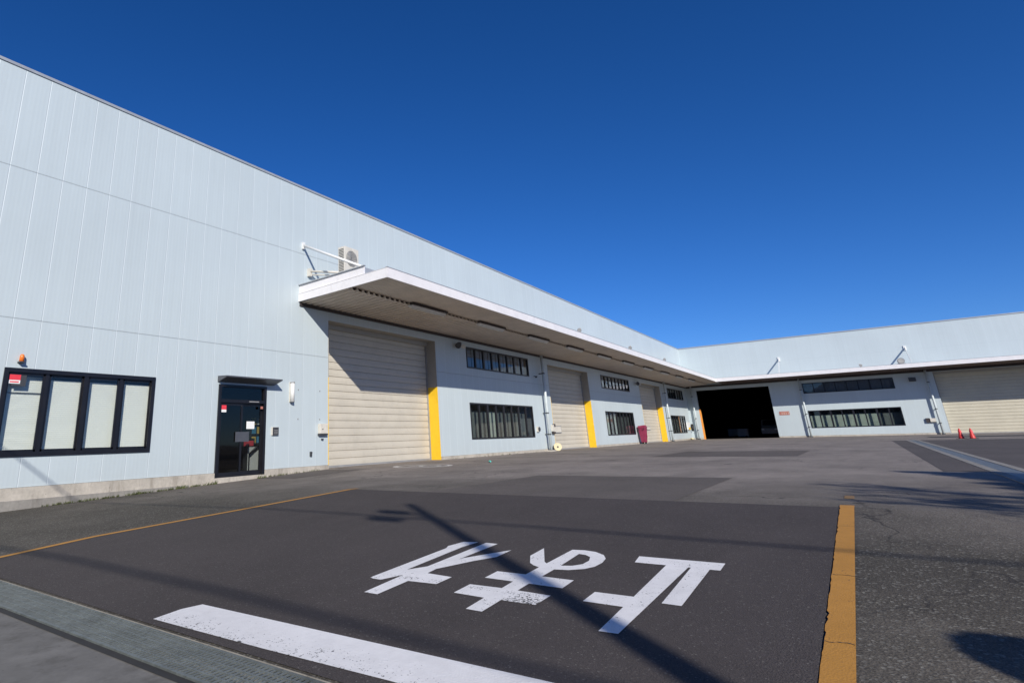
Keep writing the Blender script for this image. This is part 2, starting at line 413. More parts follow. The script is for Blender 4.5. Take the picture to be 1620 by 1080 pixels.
pat = sheet('asphalt_patch', [17.0, 30, 49.0], [-1.72, -1.05], M['as_far'], .005)
tag(pat, 'narrow dark asphalt band left of the long drain strip', 'asphalt patch', kind='structure')
pat = sheet('drain_strip', [57.5, 61.5], [-30, -3.4], M['rubber'], .005)  # flat near-black sheet laid across the yard behind the cones
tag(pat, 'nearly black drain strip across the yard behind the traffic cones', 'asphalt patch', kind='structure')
pat = sheet('asphalt_patch', lin(12.6, 16.4, 4), lin(13.6, 15.3, 2), M['as_mid'], .005)
tag(pat, 'small dark asphalt repair by the first roller shutter', 'asphalt patch', kind='structure')

# long trench drain on the right
td = thing('trench_drain', 'long pale drain strip running away on the right of the yard', 'trench drain', (30, -2.0, 0)); td['kind'] = 'structure'
box('kerb_edge', (9.5, -1.88, -.1), (50, -1.73, .012), M['footing'], td)
box('kerb_edge', (9.5, -2.33, -.1), (50, -2.18, .012), M['footing'], td)
box('drain_cover', (9.5, -2.175, -.1), (50, -1.885, .004), M['galv'], td)

# painted lines
zst = .010
def strip(name, line, w, mat, dz, parent=None, label=None):
    m = MB(); P = [Vector(p) for p in line]
    for a, b in zip(P[:-1], P[1:]):
        n = 4
        for k in range(n):
            p, q = a.lerp(b, k / n), a.lerp(b, (k + 1) / n)
            m.face([(p.x, p.y - w / 2, gz(p.x, p.y - w / 2) + dz), (q.x, q.y - w / 2, gz(q.x, q.y - w / 2) + dz),
                    (q.x, q.y + w / 2, gz(q.x, q.y + w / 2) + dz), (p.x, p.y + w / 2, gz(p.x, p.y + w / 2) + dz)])
    return m.build(name, mat, parent, label)
o = poly('stop_line', [(2.955, .47), (3.37, .47), (3.362, 1.64), (3.283, 4.62), (3.12, 4.68), (2.868, 4.668), (2.90, 3.4), (2.945, 2.36)], M['p_stop'], zst)
tag(o, 'broad white stop line with worn speckled lower edge beside the grating', 'stop line', kind='structure')
o = strip('orange_line', OL, .12, M['p_orange'], .010)
tag(o, 'thin orange line on the left edge of the dark ramp', 'painted line', kind='structure')
def ragged():
    rr = random.Random(3); L = [(9.37, .312), (2.80, .300)]; x = 2.80
    while x < 9.33:
        L.append((x, .452 + rr.uniform(-.003, .003) - (rr.uniform(.004, .012) if rr.random() < .15 else 0))); x += rr.uniform(.03, .12)
    L.append((9.37, .455)); return L
o = poly('orange_line', ragged(), M['p_orange'], .010)
ORO = o
for xc in (8.15, 6.15, 4.62):
    rr = random.Random(int(xc * 10)); m = MB(); y = .305; xp = xc
    while y < .445:
        xn = xp + rr.uniform(-.018, .018); w_ = rr.uniform(.003, .006)
        m.face([(xp - w_, y, gz(xp, 0) + .012), (xp + w_, y, gz(xp, 0) + .012), (xn + w_, y + .02, gz(xn, 0) + .012), (xn - w_, y + .02, gz(xn, 0) + .012)]); y += .02; xp = xn
    m.build('crack', M['as_road'], o)
tag(o, 'wide orange line with ragged edge on the right of the dark ramp', 'painted line', kind='structure')
box_l = sheet('line_end', [9.372, 9.60], [.312, .455], M['p_orange'], .010, o)
o = strip('faded_line', [(10.5, .38), (10.95, .385)], .11, M['p_orfade'], .006)
tag(o, 'faded orange traces continuing beyond the wide orange line', 'painted line', kind='structure')

SHI = [(6.157, 1.908), (6.181, 1.197), (5.934, 1.197), (5.93, 1.276), (4.897, 1.276), (4.897, 1.409), (5.934, 1.422), (5.934, 1.443), (4.19, 1.498), (4.18, 1.621), (4.704, 1.621), (4.704, 1.915), (4.953, 1.910), (4.96, 1.621), (5.934, 1.621), (5.93, 1.886)]
MA = [(6.131, 2.843), (5.637, 2.622), (5.589, 2.581), (6.172, 2.558), (6.193, 2.441), (6.17, 2.322), (6.079, 2.213), (5.957, 2.155), (5.806, 2.136), (5.651, 2.152), (5.545, 2.206), (5.454, 2.319), (5.424, 2.438), (5.179, 2.446), (5.179, 2.164), (4.935, 2.166), (4.939, 2.457), (4.733, 2.458), (4.722, 2.174), (4.47, 2.187), (4.46, 2.466), (4.166, 2.468), (4.168, 2.605), (4.454, 2.610), (4.462, 2.894), (4.719, 2.892), (4.736, 2.601), (4.941, 2.602), (4.942, 2.874), (5.168, 2.87), (5.178, 2.597), (5.439, 2.59), (5.481, 2.663), (5.55, 2.729), (5.793, 2.838)]
MAH = [(6.035, 2.439), (6.02, 2.368), (5.958, 2.302), (5.831, 2.267), (5.69, 2.277), (5.602, 2.339), (5.565, 2.434)]
RE = [(6.079, 3.772), (6.125, 3.612), (5.858, 3.655), (4.873, 3.669), (5.049, 3.555), (6.129, 3.516), (6.127, 3.372), (5.395, 3.417), (5.457, 3.40), (5.707, 3.25), (5.929, 3.111), (5.623, 3.117), (5.384, 3.256), (5.008, 3.427), (4.852, 3.42), (4.836, 3.146), (4.6, 3.155), (4.573, 3.437), (4.15, 3.443), (4.148, 3.585), (4.712, 3.595), (4.499, 3.688), (4.498, 3.779), (4.52, 3.826), (5.746, 3.791), (5.841, 3.827)]
def flat(ring, dz): return [(x, y) for x, y in ring]
root = thing('painted_lettering', 'white painted word 止まれ on the dark asphalt ramp', 'road lettering', (0, 0, 0)); root['kind'] = 'structure'
poly('painted_character', SHI, M['p_letter'], zst, root, 'the character 止, rightmost of the three painted characters')
poly('painted_character', MA, M['p_letter'], zst, root, 'the character ま, middle one of the painted characters, worn bar', [MAH])
poly('painted_character', RE, M['p_letter'], zst, root, 'the character れ, leftmost of the three painted characters')
# faded painted ring
def circ(cx_, cy_, r, n=40, a0=0, a1=2 * math.pi): return [(cx_ + r * math.cos(a0 + (a1 - a0) * k / n), cy_ + r * math.sin(a0 + (a1 - a0) * k / n)) for k in range(n)]
ring = poly('painted_ring', circ(18.05, 12.72, 1.08), M['p_faded'], .006, None, None, [circ(18.05, 12.72, .90)])
tag(ring, 'faded white painted ring on the asphalt before the first shutter', 'painted ring', kind='structure')
poly('painted_digit', [(17.6, 12.95), (18.6, 12.95), (18.6, 13.1), (17.6, 13.1)], M['p_faded'], .006, ring)
poly('painted_digit', circ(18.05, 12.4, .42, 24), M['p_faded'], .006, ring, None, [circ(18.05, 12.4, .27, 24)])

# steel drain grating: one grate each metre
def make_grate():
    t = thing('drain_grate', 'x', 'drain grate', (2.575, .5, gz(2.575, 0)), 'steel drain grates along the foot of the ramp')
    z0 = gz(2.575, 0); m = MB()
    k = 0
    y = .01
    while y < .985:
        m.box((2.395, y, z0 - .006), (2.755, y + .017, z0 + .001)); y += .04
    m.build('bearing_bars', M['galv'], t)
    m = MB()
    for x in (2.387, 2.463, 2.539, 2.615, 2.691, 2.757): m.box((x, .004, z0 - .006), (x + .012, .992, z0 + .004))
    m.build('cross_rods', M['galv'], t)
    m = MB()
    m.box((2.374, .002, z0 - .04), (2.386, .994, z0 + .005)); m.box((2.766, .002, z0 - .04), (2.778, .994, z0 + .005))
    m.build('side_bar', M['galv'], t)
    return t
gr = make_grate()
names = {0: 'steel drain grate farthest right, beyond the lower border', 1: 'steel drain grate just beyond the lower border, beside the stop line',
         2: 'steel drain grate at the lower border, largest in the picture', 3: 'steel drain grate beside the worn middle of the white stop line',
         4: 'steel drain grate touching the left end of the white stop line', 5: 'steel drain grate just left of the white stop line',
         6: 'steel drain grate second from the left border', 7: 'steel drain grate at the left border',
         8: 'steel drain grate just beyond the left border', 9: 'steel drain grate second beyond the left border', 10: 'steel drain grate farthest left, third beyond the left border'}
for k in range(0, 11):
    o = gr if k == 0 else copy_tree(gr)
    o.location = (2.575, .5 + k * 1.0, gz(2.575, k + .5)); o['label'] = names[k]

# ------------------------------------------------------------------ buildings
D = 15.4; LX = 74.9
def ztop(X): return 10.62 - .46 * (X - 3.9) / 71
def wall_mesh(axis, c, u0, u1, holes, top, z0=.14):
    """outer sheet with real openings; axis 'X': plane y=c, u=x ; axis 'Y': plane x=c, u=y"""
    us = sorted({u0, u1, *[h[0] for h in holes], *[h[1] for h in holes]})
    zsn = sorted({z0, 3.2, 6.5, *[h[2] for h in holes if h[2] > z0], *[h[3] for h in holes]})
    zsn.append(None)
    m = MB()
    P = (lambda u, z, d=0: (u, c + d, z)) if axis == 'X' else (lambda u, z, d=0: (c + d, u, z))
    Z = lambda z, u: top(u) if z is None else z
    for a, b in zip(us[:-1], us[1:]):
        for zi, zj in zip(zsn[:-1], zsn[1:]):
            um = (a + b) / 2; zm = (zi + (10 if zj is None else zj)) / 2
            if any(h[0] < um < h[1] and h[2] < zm < h[3] for h in holes): continue
            q = [P(a, zi), P(b, zi), P(b, Z(zj, b)), P(a, Z(zj, a))]
            m.face(q if axis == 'X' else q[::-1])
    for h in holes:
        a, b, lo, hi, d, side = h; lo = max(lo, z0) if d > .3 else lo
        if side:
            m.face([P(a, lo), P(a, hi), P(a, hi, d), P(a, lo, d)]); m.face([P(b, lo), P(b, lo, d), P(b, hi, d), P(b, hi)])
            m.face([P(a, hi), P(b, hi), P(b, hi, d), P(a, hi, d)])
            if lo > .3: m.face([P(a, lo), P(a, lo, d), P(b, lo, d), P(b, lo)])
    return m
wh = thing('warehouse', 'long pale blue panel-clad warehouse with canopy and three beige shutters', 'warehouse', (40, D, 0))
HL = [(5.14, 8.9, .84, 2.78, .14, 1), (11.10, 12.95, -.2, 2.74, .14, 1), (15.95, 23.35, -.2, 5.42, .56, 0),
      (26.23, 33.5, .86, 2.60, .14, 1), (26.23, 33.5, 4.38, 5.43, .14, 1), (36.4, 43.65, -.2, 5.32, .56, 0),
      (46.5, 53.5, .80, 2.55, .14, 1), (46.5, 53.5, 4.32, 5.30, .14, 1), (56.6, 63.7, -.2, 5.28, .56, 0),
      (66.6, 73.1, 4.24, 5.25, .14, 1), (66.3, 72.4, .76, 2.50, .14, 1)]
wall_mesh('X', D, -16, LX, HL, ztop).build('wall', M['wallX'], wh)
m = MB()   # remaining walls and roof, real thickness
m.box((-16.2, D + .02, -.4), (-16, 46, 10.3)); m.box((-16.2, 46, -.4), (LX + 25, 46.2, 10.3)); m.build('rear_wall', M['wallplain'], wh)
m = MB(); m.hexa([(-16.2, D + .02, ztop(-16) - .25), (LX, D + .02, ztop(LX) - .25), (LX, 46.2, ztop(LX) - .25), (-16.2, 46.2, ztop(-16) - .25),
                  (-16.2, D + .02, ztop(-16) - .02), (LX, D + .02, ztop(LX) - .02), (LX, 46.2, ztop(LX) - .02), (-16.2, 46.2, ztop(-16) - .02)])
m.build('roof', M['coping'], wh)
m = MB(); a, b = -16.3, LX
m.hexa([(a, D - .03, ztop(a) - .05), (b, D - .03, ztop(b) - .05), (b, D + .25, ztop(b) - .05), (a, D + .25, ztop(a) - .05),
        (a, D - .03, ztop(a) + .03), (b, D - .03, ztop(b) + .03), (b, D + .25, ztop(b) + .03), (a, D + .25, ztop(a) + .03)])
m.build('roof_coping', M['coping'], wh)
# plinth pieces between openings
def plinth(segs, axis, c, parent):
    for a, b in segs:
        m = MB()
        if axis == 'X': m.box((a, c - .035, -.6), (b, c + .12, .135))
        else: m.box((c - .035, a, -.3), (c + .12, b, .135))
        m.build('plinth', M['concrete'], parent)
plinth([(-16, 11.08), (12.97, 15.95), (23.37, 36.38), (43.67, 56.58), (63.72, LX - .04)], 'X', D, wh)
m = MB(); m.prism([(-16, D - .11, -.6), (10.2, D - .11, -.6), (10.2, D - .036, -.6), (-16, D - .036, -.6)],
                  [(-16, D - .09, -.16), (10.2, D - .09, -.13), (10.2, D - .036, -.13), (-16, D - .036, -.16)])
m.build('footing', M['footing'], wh)
m = MB(); m.box((11.0, D - .06, -.5), (13.0, D + .6, -.005)); m.build('door_step', M['concrete'], wh)

def shutter(a, b, axis, c, top, parent, dep=.56, lab=None, yell=True):
    """roller / overhead door with ribbed slats, its side jambs and lintel box; a..b along the wall"""
    T = (lambda u, d, z: (u, c + d, z)) if axis == 'X' else (lambda u, d, z: (c + d, u, z))
    m = MB(); p = .278; z = .02; sgn = 1
    prof = []
    while z < top + .1:
        prof += [(dep - .002, z), (dep + .028, z + .008), (dep + .028, z + .020), (dep - .002, z + .034), (dep - .010, z + p * .5)]
        z += p
    prof.append((dep, z))
    for (d0, z0_), (d1, z1_) in zip(prof[:-1], prof[1:]):
        m.face([T(a, d0, z0_), T(b, d0, z0_), T(b, d1, z1_), T(a, d1, z1_)])
    s_ = m.build('shutter', M['shutter' if axis == 'X' else 'shutter_wing'], parent, lab)
    box('bottom_rail', T(a + .02, dep - .03, .0), T(b - .02, dep + .02, .075), M['grey'], s_)
    for u, o_ in ((a, -1), (b, 1)):
        uu = sorted((u, u + o_ * .03))
        box('jamb', T(uu[0], -.004, 3.25), T(uu[1], dep + .05, top), M['jambbeige'], s_)
        if yell: box('safety_jamb', T(uu[0], -.004, -.05), T(uu[1], dep + .05, 3.247), M[yell], s_)
        else: box('jamb', T(uu[0], -.004, -.05), T(uu[1], dep + .05, 3.247), M['wallplain'], s_)
    box('guide_rail', T(b - .07, dep - .05, 0), T(b - .002, dep - .006, top - .002), M['grey'], s_)
    box('guide_rail', T(a + .002, dep - .05, 0), T(a + .07, dep - .006, top - .002), M['grey'], s_)
    box('lintel', T(a - .03, 0.002, top), T(b + .03, dep + .05, top + .03), M['jambbeige'], s_)
    box('shutter_box', T(a, dep + .002 - .12, top - .20), T(b, dep + .1, top - .002), M['jambbeige'], s_)
    return s_
shutter(15.98, 23.32, 'X', D, 5.42, wh, .56, 'nearest and largest roller shutter', 'yellow')
shutter(36.43, 43.62, 'X', D, 5.32, wh, .54, 'second roller shutter from the near end', 'yellow')
shutter(56.63, 63.67, 'X', D, 5.28, wh, .56, 'third roller shutter, beside the maroon bin', 'yellow')

def strip_window(a, b, z0, z1, axis, c, parent, n=8, cm='curtaingrey', pale=(), deep=.50, glass='glass', drop=0.0, rng=1):
    T = (lambda u, d, z: (u, c + d, z)) if axis == 'X' else (lambda u, d, z: (c + d, u, z))
    m = MB(); f = .055
    m.box(T(a - .02, -.03, z0 - .02), T(b + .02, .09, z0 + f)); m.box(T(a - .02, -.03, z1 - f), T(b + .02, .09, z1 + .02))
    m.box(T(a - .02, -.03, z0 + f), T(a + f, .09, z1 - f)); m.box(T(b - f, -.03, z0 + f), T(b + .02, .09, z1 - f))
    fr = m.build('window', M['black'], parent)
    w_ = (b - a) / n
    for i in range(1, n):
        hw = .075 if i % 2 == 0 else .05
        u = a + w_ * i; box('mullion', T(u - hw, -.01 - .012 * (i % 2), z0 + f), T(u + hw, .075, z1 - f), M['black'], fr)
    MB().box(T(a + f, .03, z0 + f), T(b - f, .038, z1 - f)).build('pane', M[glass], fr)
    if cm:
        rr = random.Random(rng)
        for i in range(n):
            u0, u1 = a + w_ * i + .04, a + w_ * (i + 1) - .04
            mt = 'curtain' if i in pale else cm
            m = MB(); k = 6; pts = []
            for j in range(k + 1):
                pts.append((u0 + (u1 - u0) * j / k, deep + .004 * math.sin(j * 1.9 + rr.random())))
            for (ua, da), (ub, db) in zip(pts[:-1], pts[1:]):
                m.face([T(ua, da, z0 - .25), T(ub, db, z0 - .25), T(ub, db, z1 - drop), T(ua, da, z1 - drop)])
            m.build('curtain', M[mt], fr)
    # dark room behind so nothing shines through
    m = MB(); q = 1.3
    m.face([T(a - .4, q, z0 - .6), T(b + .4, q, z0 - .6), T(b + .4, q, z1 + .5), T(a - .4, q, z1 + .5)])
    m.build('room_back', M['interior'], fr)
    return fr
strip_window(26.23, 33.5, .86, 2.60, 'X', D, wh, 8, 'curtaingrey', (3,), .5, drop=.35, rng=2)
strip_window(26.23, 33.5, 4.38, 5.43, 'X', D, wh, 8, 'frost', (), .25, rng=3)
strip_window(46.5, 53.5, .80, 2.55, 'X', D, wh, 8, 'curtaingrey', (1, 3), .4, rng=4)
strip_window(46.5, 53.5, 4.32, 5.30, 'X', D, wh, 8, 'frost', (), .25, rng=5)
strip_window(66.6, 73.1, 4.24, 5.25, 'X', D, wh, 6, 'curtaingrey', (), .5, rng=6)
strip_window(66.3, 72.4, .76, 2.50, 'X', D, wh, 6, 'curtaingrey', (2, 4), .4, rng=7)

# office window with white slatted blinds
def office_window():
    a, b, z0, z1 = 5.14, 8.9, .84, 2.78; y = D
    m = MB(); f = .07
    m.box((a - .03, y - .04, z0 - .03), (b + .03, y + .10, z0 + f)); m.box((a - .03, y - .04, z1 - f), (b + .03, y + .10, z1 + .03))
    m.box((a - .03, y - .04, z0 + f), (a + f, y + .10, z1 - f)); m.box((b - f, y - .04, z0 + f), (b + .03, y + .10, z1 - f))
    fr = m.build('window', M['black'], wh, 'wide black-framed office window with white blinds')
    n = 4; w_ = (b - a) / n
    box('mullion', (a + 2 * w_ - .055, y - .03, z0 + f), (a + 2 * w_ + .055, y + .09, z1 - f), M['black'], fr)
    for i in (1, 3): box('mullion', (a + i * w_ - .045, y - .01, z0 + f), (a + i * w_ + .045, y + .09, z1 - f), M['black'], fr)
    for i in range(n):
        u0, u1 = a + w_ * i + .05, a + w_ * (i + 1) - .05; yy = y + (.045 if i % 2 else .02)
        m = MB(); m.box((u0 - .01, yy - .015, z0 + f), (u0 + .055, yy + .02, z1 - f)); m.box((u1 - .045, yy - .015, z0 + f), (u1 + .01, yy + .02, z1 - f))
        m.box((u0, yy - .015, z0 + f), (u1, yy + .02, z0 + f + .05)); m.box((u0, yy - .015, z1 - f - .05), (u1, yy + .02, z1 - f))
        m.build('sash', M['black'], fr)
        MB().box((u0 + .03, yy + .001, z0 + f + .03), (u1 - .03, yy + .006, z1 - f - .03)).build('pane', M['glass'], fr)
        m = MB(); zt = z1 - (.20 if i else .16); ys_ = y + .17
        z = z0 + .05
        while z < zt:
            if not (i == 0 and (z > zt - .18 and False)):
                m.hexa([(u0 - .05, ys_ - .004, z), (u1 + .05, ys_ - .004, z), (u1 + .05, ys_ + .010, z + .0255), (u0 - .05, ys_ + .010, z + .0255),
                        (u0 - .05, ys_ - .004, z + .0012), (u1 + .05, ys_ - .004, z + .0012), (u1 + .05, ys_ + .010, z + .0267), (u0 - .05, ys_ + .010, z + .0267)])
            z += .025
        m.build('blind', M['blind'], fr)
    box('cable', (a + .06, y + .13, 2.245), (a + w_ - .05, y + .14, 2.265), M['black'], fr)  # thin black bar across the first sash, no cable is known there
    box('headrail', (a + .02, y + .145, z1 - .14), (b - .02, y + .20, z1 - .09), M['darkgrey'], fr)
    box('sticker_backing', (5.30, y + .0115, 2.40), (5.62, y + .014, 2.66), M['darkgrey'], fr)
    box('sticker', (5.24, y + .0085, 2.535), (5.49, y + .0105, 2.685), M['red'], fr, 'red and white security sticker')
    box('sticker_band', (5.24, y + .0085, 2.45), (5.49, y + .0105, 2.533), M['paper'], fr)
    m = MB(); m.box((5.27, y + .0065, 2.475), (5.46, y + .0085, 2.505)); m.build('sticker_text', M['red'], fr)
    m = MB(); m.face([(a - .5, y + 1.6, .3), (b + .5, y + 1.6, .3), (b + .5, y + 1.6, 3.2), (a - .5, y + 1.6, 3.2)]); m.build('room_back', M['interior'], fr)
    return fr
office_window()

# entrance door
def entrance():
    a, b, zt = 11.10, 12.95, 2.74; y = D
    m = MB()
    m.box((a - .02, y - .05, -.01), (a + .07, y + .12, zt)); m.box((b - .07, y - .05, -.01), (b + .02, y + .12, zt))
    m.box((a + .07, y - .05, zt - .07), (b - .07, y + .12, zt)); m.box((a + .07, y - .05, 2.19), (b - .07, y + .12, 2.29))
    d = m.build('entrance_door', M['black'], wh, 'black-framed glass double entrance door')
    MB().box((a + .07, y + .03, 2.29), (b - .07, y + .036, zt - .07)).build('transom_pane', M['glassdark'], d)
    mid = 12.03
    for u0, u1, yy in ((a + .07, mid + .03, y + .03), (mid - .03, b - .07, y + .07)):
        m = MB(); z0, z1 = .0, 2.19
        m.box((u0, yy - .02, z0), (u0 + .07, yy + .02, z1)); m.box((u1 - .07, yy - .02, z0), (u1, yy + .02, z1))
        m.box((u0 + .07, yy - .02, z0), (u1 - .07, yy + .02, z0 + .13)); m.box((u0 + .07, yy - .02, z1 - .08), (u1 - .07, yy + .02, z1))
        lf = m.build('door_leaf', M['black'], d)
        MB().box((u0 + .07, yy - .003, .13), (u1 - .07, yy + .003, 2.11)).build('pane', M['glassdark'], d)
    box('door_sign', (11.80, y - .012, 1.01), (12.32, y + .008, 1.31), M['trimdark'], d)
    box('notice_paper', (12.25, y + .045, 1.40), (12.57, y + .048, 1.63), M['paper'], d)
    box('sticker', (11.20, y + .012, 1.98), (11.42, y + .015, 2.11), M['red'], d, 'red and white security sticker')
    box('sticker_band', (11.20, y + .012, 1.90), (11.42, y + .015, 1.978), M['paper'], d)
    box('sticker', (12.72, y - .053, 2.02), (12.82, y - .0505, 2.10), M['signred'], d)
    box('closer_plate', (12.25, y - .056, 2.225), (12.65, y - .0505, 2.255), M['grey'], d)
    return d
entrance()
m = MB(); a, b = 11.03, 13.30
m.prism([(a, D - .45, 2.93), (b, D - .45, 2.93), (b, D, 2.80), (a, D, 2.80)], [(a, D - .45, 2.97), (b, D - .45, 2.97), (b, D, 2.99), (a, D, 2.99)])
m.build('door_visor', M['trimdark'], wh, 'thin dark metal visor over the entrance door', )
# lobby seen through the entrance glass
m = MB(); Y1 = D + 4.5
m.face([(10.3, Y1, 0), (15.8, Y1, 0), (15.8, Y1, 3), (10.3, Y1, 3)]); m.face([(10.3, D + .15, 0), (10.3, Y1, 0), (10.3, Y1, 3), (10.3, D + .15, 3)])
m.face([(15.8, D + .9, 0), (15.8, Y1, 0), (15.8, Y1, 3), (15.8, D + .9, 3)])
m.face([(10.3, D + .15, 2.95), (15.8, D + .15, 2.95), (15.8, Y1, 2.95), (10.3, Y1, 2.95)])
m.build('lobby_wall', M['interior'], wh)
box('lobby_floor', (10.3, D + .15, -.05), (15.8, Y1, -.002), M['interior'], wh)
t = thing('leaflet_rack', 'rack of yellow and blue leaflets seen through the entrance glass', 'leaflet rack', (13.6, D + .9, 0))
m = MB()
for k in range(3): m.box((13.05, D + .78, .95 + k * .3), (14.1, D + 1.02, .965 + k * .3))
for u in (13.05, 14.085): m.box((u, D + .78, 0), (u + .015, D + 1.02, 1.75))
m.build('frame', M['darkgrey'], t)
rr = random.Random(5)
for k in range(3):
    for j in range(4):
        u = 13.09 + j * .25
        box('leaflet', (u, D + .83, .967 + k * .3), (u + .2, D + .85, 1.17 + k * .3 + rr.uniform(-.03, .02)), M[('yleaf', 'bleaf', 'yleaf', 'paper')[(j + k) % 4]], t)
t = thing('folding_table', 'pale panel table with a red box seen low behind the entrance glass', 'table', (13.1, D + .6, 0))
box('front_panel', (12.75, D + .55, .12), (13.6, D + .57, .84), M['paper'], t); box('tabletop', (12.7, D + .54, .845), (13.65, D + .76, .875), M['darkgrey'], t)
m = MB(); m.box((12.72, D + .55, 0), (12.745, D + .75, .84)); m.box((13.605, D + .55, 0), (13.63, D + .75, .84)); m.build('leg', M['darkgrey'], t)
t = tag(box('box', (12.72, D + .56, .877), (12.98, D + .74, 1.04), M['red'], None), 'small red box on the table behind the entrance glass', 'box')
t = thing('handrail', 'black sloping handrail inside the entrance', 'handrail', (13.2, D + .45, 0))
MB().tube([(12.7, D + .42, .62), (13.55, D + .42, 1.22)], .03, 8).tube([(12.7, D + .42, 0), (12.7, D + .42, .62)], .02, 8).tube([(13.55, D + .42, 0), (13.55, D + .42, 1.22)], .02, 8).build('rail', M['black'], t)

# downpipes
def downpipe(x, y, ztp, parent, axis):
    m = MB(); m.tube([(x, y, .02), (x, y, ztp)], .085, 14)
    p = m.build('downpipe', M['pipe'], parent)
    m = MB()
    for z in (.95, 2.2, 4.6):
        m.tube([(x, y, z), (x, y, z + .07)], .102, 14)
        if axis == 'X': m.box((x - .03, y, z + .01), (x + .03, D + .01, z + .06))
        else: m.box((x, y - .03, z + .01), (LX + .01, y + .03, z + .06))
    m.build('pipe_clamp', M['pipedark'], p)
    MB().tube([(x, y, -.02), (x, y, .09)], .13, 14).build('pipe_base', M['pipedark'], p)
    return p
for x in (35.0, 64.45): downpipe(x, 15.12, 5.75, wh, 'X')

# ---- canopy over the warehouse front
def fY(X): return 11.19 + .36 * (X - 14.37) / 57
def zb(X): return 6.02 - .12 * (X - 14.37) / 57
XA, XB = 14.37, 71.35
can = MB()
a, b = XA, XB
def yz(X, Y, z): return (X, Y, z)
m = can
m.hexa([(a, fY(a), zb(a)), (b, fY(b), zb(b)), (b, fY(b) + .05, zb(b)), (a, fY(a) + .05, zb(a)),
        (a, fY(a), zb(a) + .34), (b, fY(b), zb(b) + .34), (b, fY(b) + .05, zb(b) + .34), (a, fY(a) + .05, zb(a) + .34)])
canopy = m.build('canopy', M['fascia'], wh, 'long white flat canopy over the loading bays')
m = MB()    # side fascia, lower and upper tier
m.prism([(a, fY(a) + .05, zb(a)), (a, D, 5.90), (a, D, 6.19), (a, fY(a) + .05, zb(a) + .34)], [(a + .05, fY(a) + .05, zb(a)), (a + .05, D, 5.90), (a + .05, D, 6.19), (a + .05, fY(a) + .05, zb(a) + .34)])
m.prism([(a + .05, 12.22, 6.30), (a + .05, D, 6.195), (a + .05, D, 6.52), (a + .05, 12.22, 6.62)], [(a + .09, 12.22, 6.30), (a + .09, D, 6.195), (a + .09, D, 6.52), (a + .09, 12.22, 6.62)])
m.prism([(a - .012, fY(a) + .0, zb(a) + .335), (a - .012, D, 6.185), (a - .012, D, 6.205), (a - .012, fY(a) + .0, zb(a) + .341)], [(a + .09, fY(a) + .05, zb(a) + .335), (a + .09, D, 6.185), (a + .09, D, 6.205), (a + .09, fY(a) + .05, zb(a) + .341)])
m.build('side_fascia', M['fascia'], canopy)
m = MB()
m.prism([(a - .01, 12.19, 6.62), (a - .01, D, 6.52), (a - .01, D, 6.55), (a - .01, 12.19, 6.65)], [(a + .10, 12.19, 6.62), (a + .10, D, 6.52), (a + .10, D, 6.55), (a + .10, 12.19, 6.65)])
m.hexa([(a - .012, fY(a) - .012, zb(a) + .342), (b, fY(b) - .012, zb(b) + .342), (b, fY(b) + .07, zb(b) + .342), (a - .012, fY(a) + .07, zb(a) + .342),
        (a - .012, fY(a) - .012, zb(a) + .362), (b, fY(b) - .012, zb(b) + .362), (b, fY(b) + .07, zb(b) + .362), (a - .012, fY(a) + .07, zb(a) + .362)])
m.build('edge_trim', M['coping'], canopy)
m = MB()    # roof sheet: low front deck, raised rear deck
m.hexa([(a + .05, fY(a) + .05, zb(a) + .28), (b + 3.5, fY(b) + .05, zb(b) + .28), (b + 3.5, 12.26, zb(b) + .28), (a + .05, 12.26, zb(a) + .28),
        (a + .05, fY(a) + .05, zb(a) + .31), (b + 3.5, fY(b) + .05, zb(b) + .31), (b + 3.5, 12.26, zb(b) + .31), (a + .05, 12.26, zb(a) + .31)])
m.hexa([(a + .07, 12.26, zb(a) + .28), (b + 3.5, 12.26, zb(b) + .28), (b + 3.5, D, zb(b) + .28), (a + .07, D, zb(a) + .28),
        (a + .07, 12.26, zb(a) + .58), (b + 3.5, 12.26, zb(b) + .58), (b + 3.5, D, zb(b) + .50), (a + .07, D, zb(a) + .50)])
m.build('canopy_roof', M['coping'], canopy)
def rib_deck(x0, x1, yA, yB, zA, zB, pitch, depth, flip=1):
    """trapezoid ribbed sheet, ribs along Y, between yA (front) and yB (rear)"""
    m = MB(); x = x0; prof = []
    while x < x1:
        prof += [(x, 0), (x + pitch * .52, 0), (x + pitch * .62, depth), (x + pitch * .9, depth)]
        x += pitch
    prof.append((x1, 0))
    for (xa, da), (xb, db) in zip(prof[:-1], prof[1:]):
        m.face([(xa, yA(xa), zA(xa) + da), (xa, yB(xa), zB(xa) + da), (xb, yB(xb), zB(xb) + db), (xb, yA(xb), zA(xb) + db)])
    return m
SL = 13.0
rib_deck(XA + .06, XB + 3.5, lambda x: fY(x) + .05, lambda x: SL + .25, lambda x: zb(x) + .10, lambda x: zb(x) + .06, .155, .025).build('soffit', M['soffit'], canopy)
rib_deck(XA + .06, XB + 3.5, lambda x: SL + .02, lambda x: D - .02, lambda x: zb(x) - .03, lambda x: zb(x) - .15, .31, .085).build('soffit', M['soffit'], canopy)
m = MB()
m.hexa([(XA + .06, D - .06, zb(XA) - .27), (LX, D - .06, zb(LX) - .27), (LX, D - .002, zb(LX) - .27), (XA + .06, D - .002, zb(XA) - .27),
        (XA + .06, D - .06, zb(XA) - .155), (LX, D - .06, zb(LX) - .155), (LX, D - .002, zb(LX) - .155), (XA + .06, D - .002, zb(XA) - .155)])
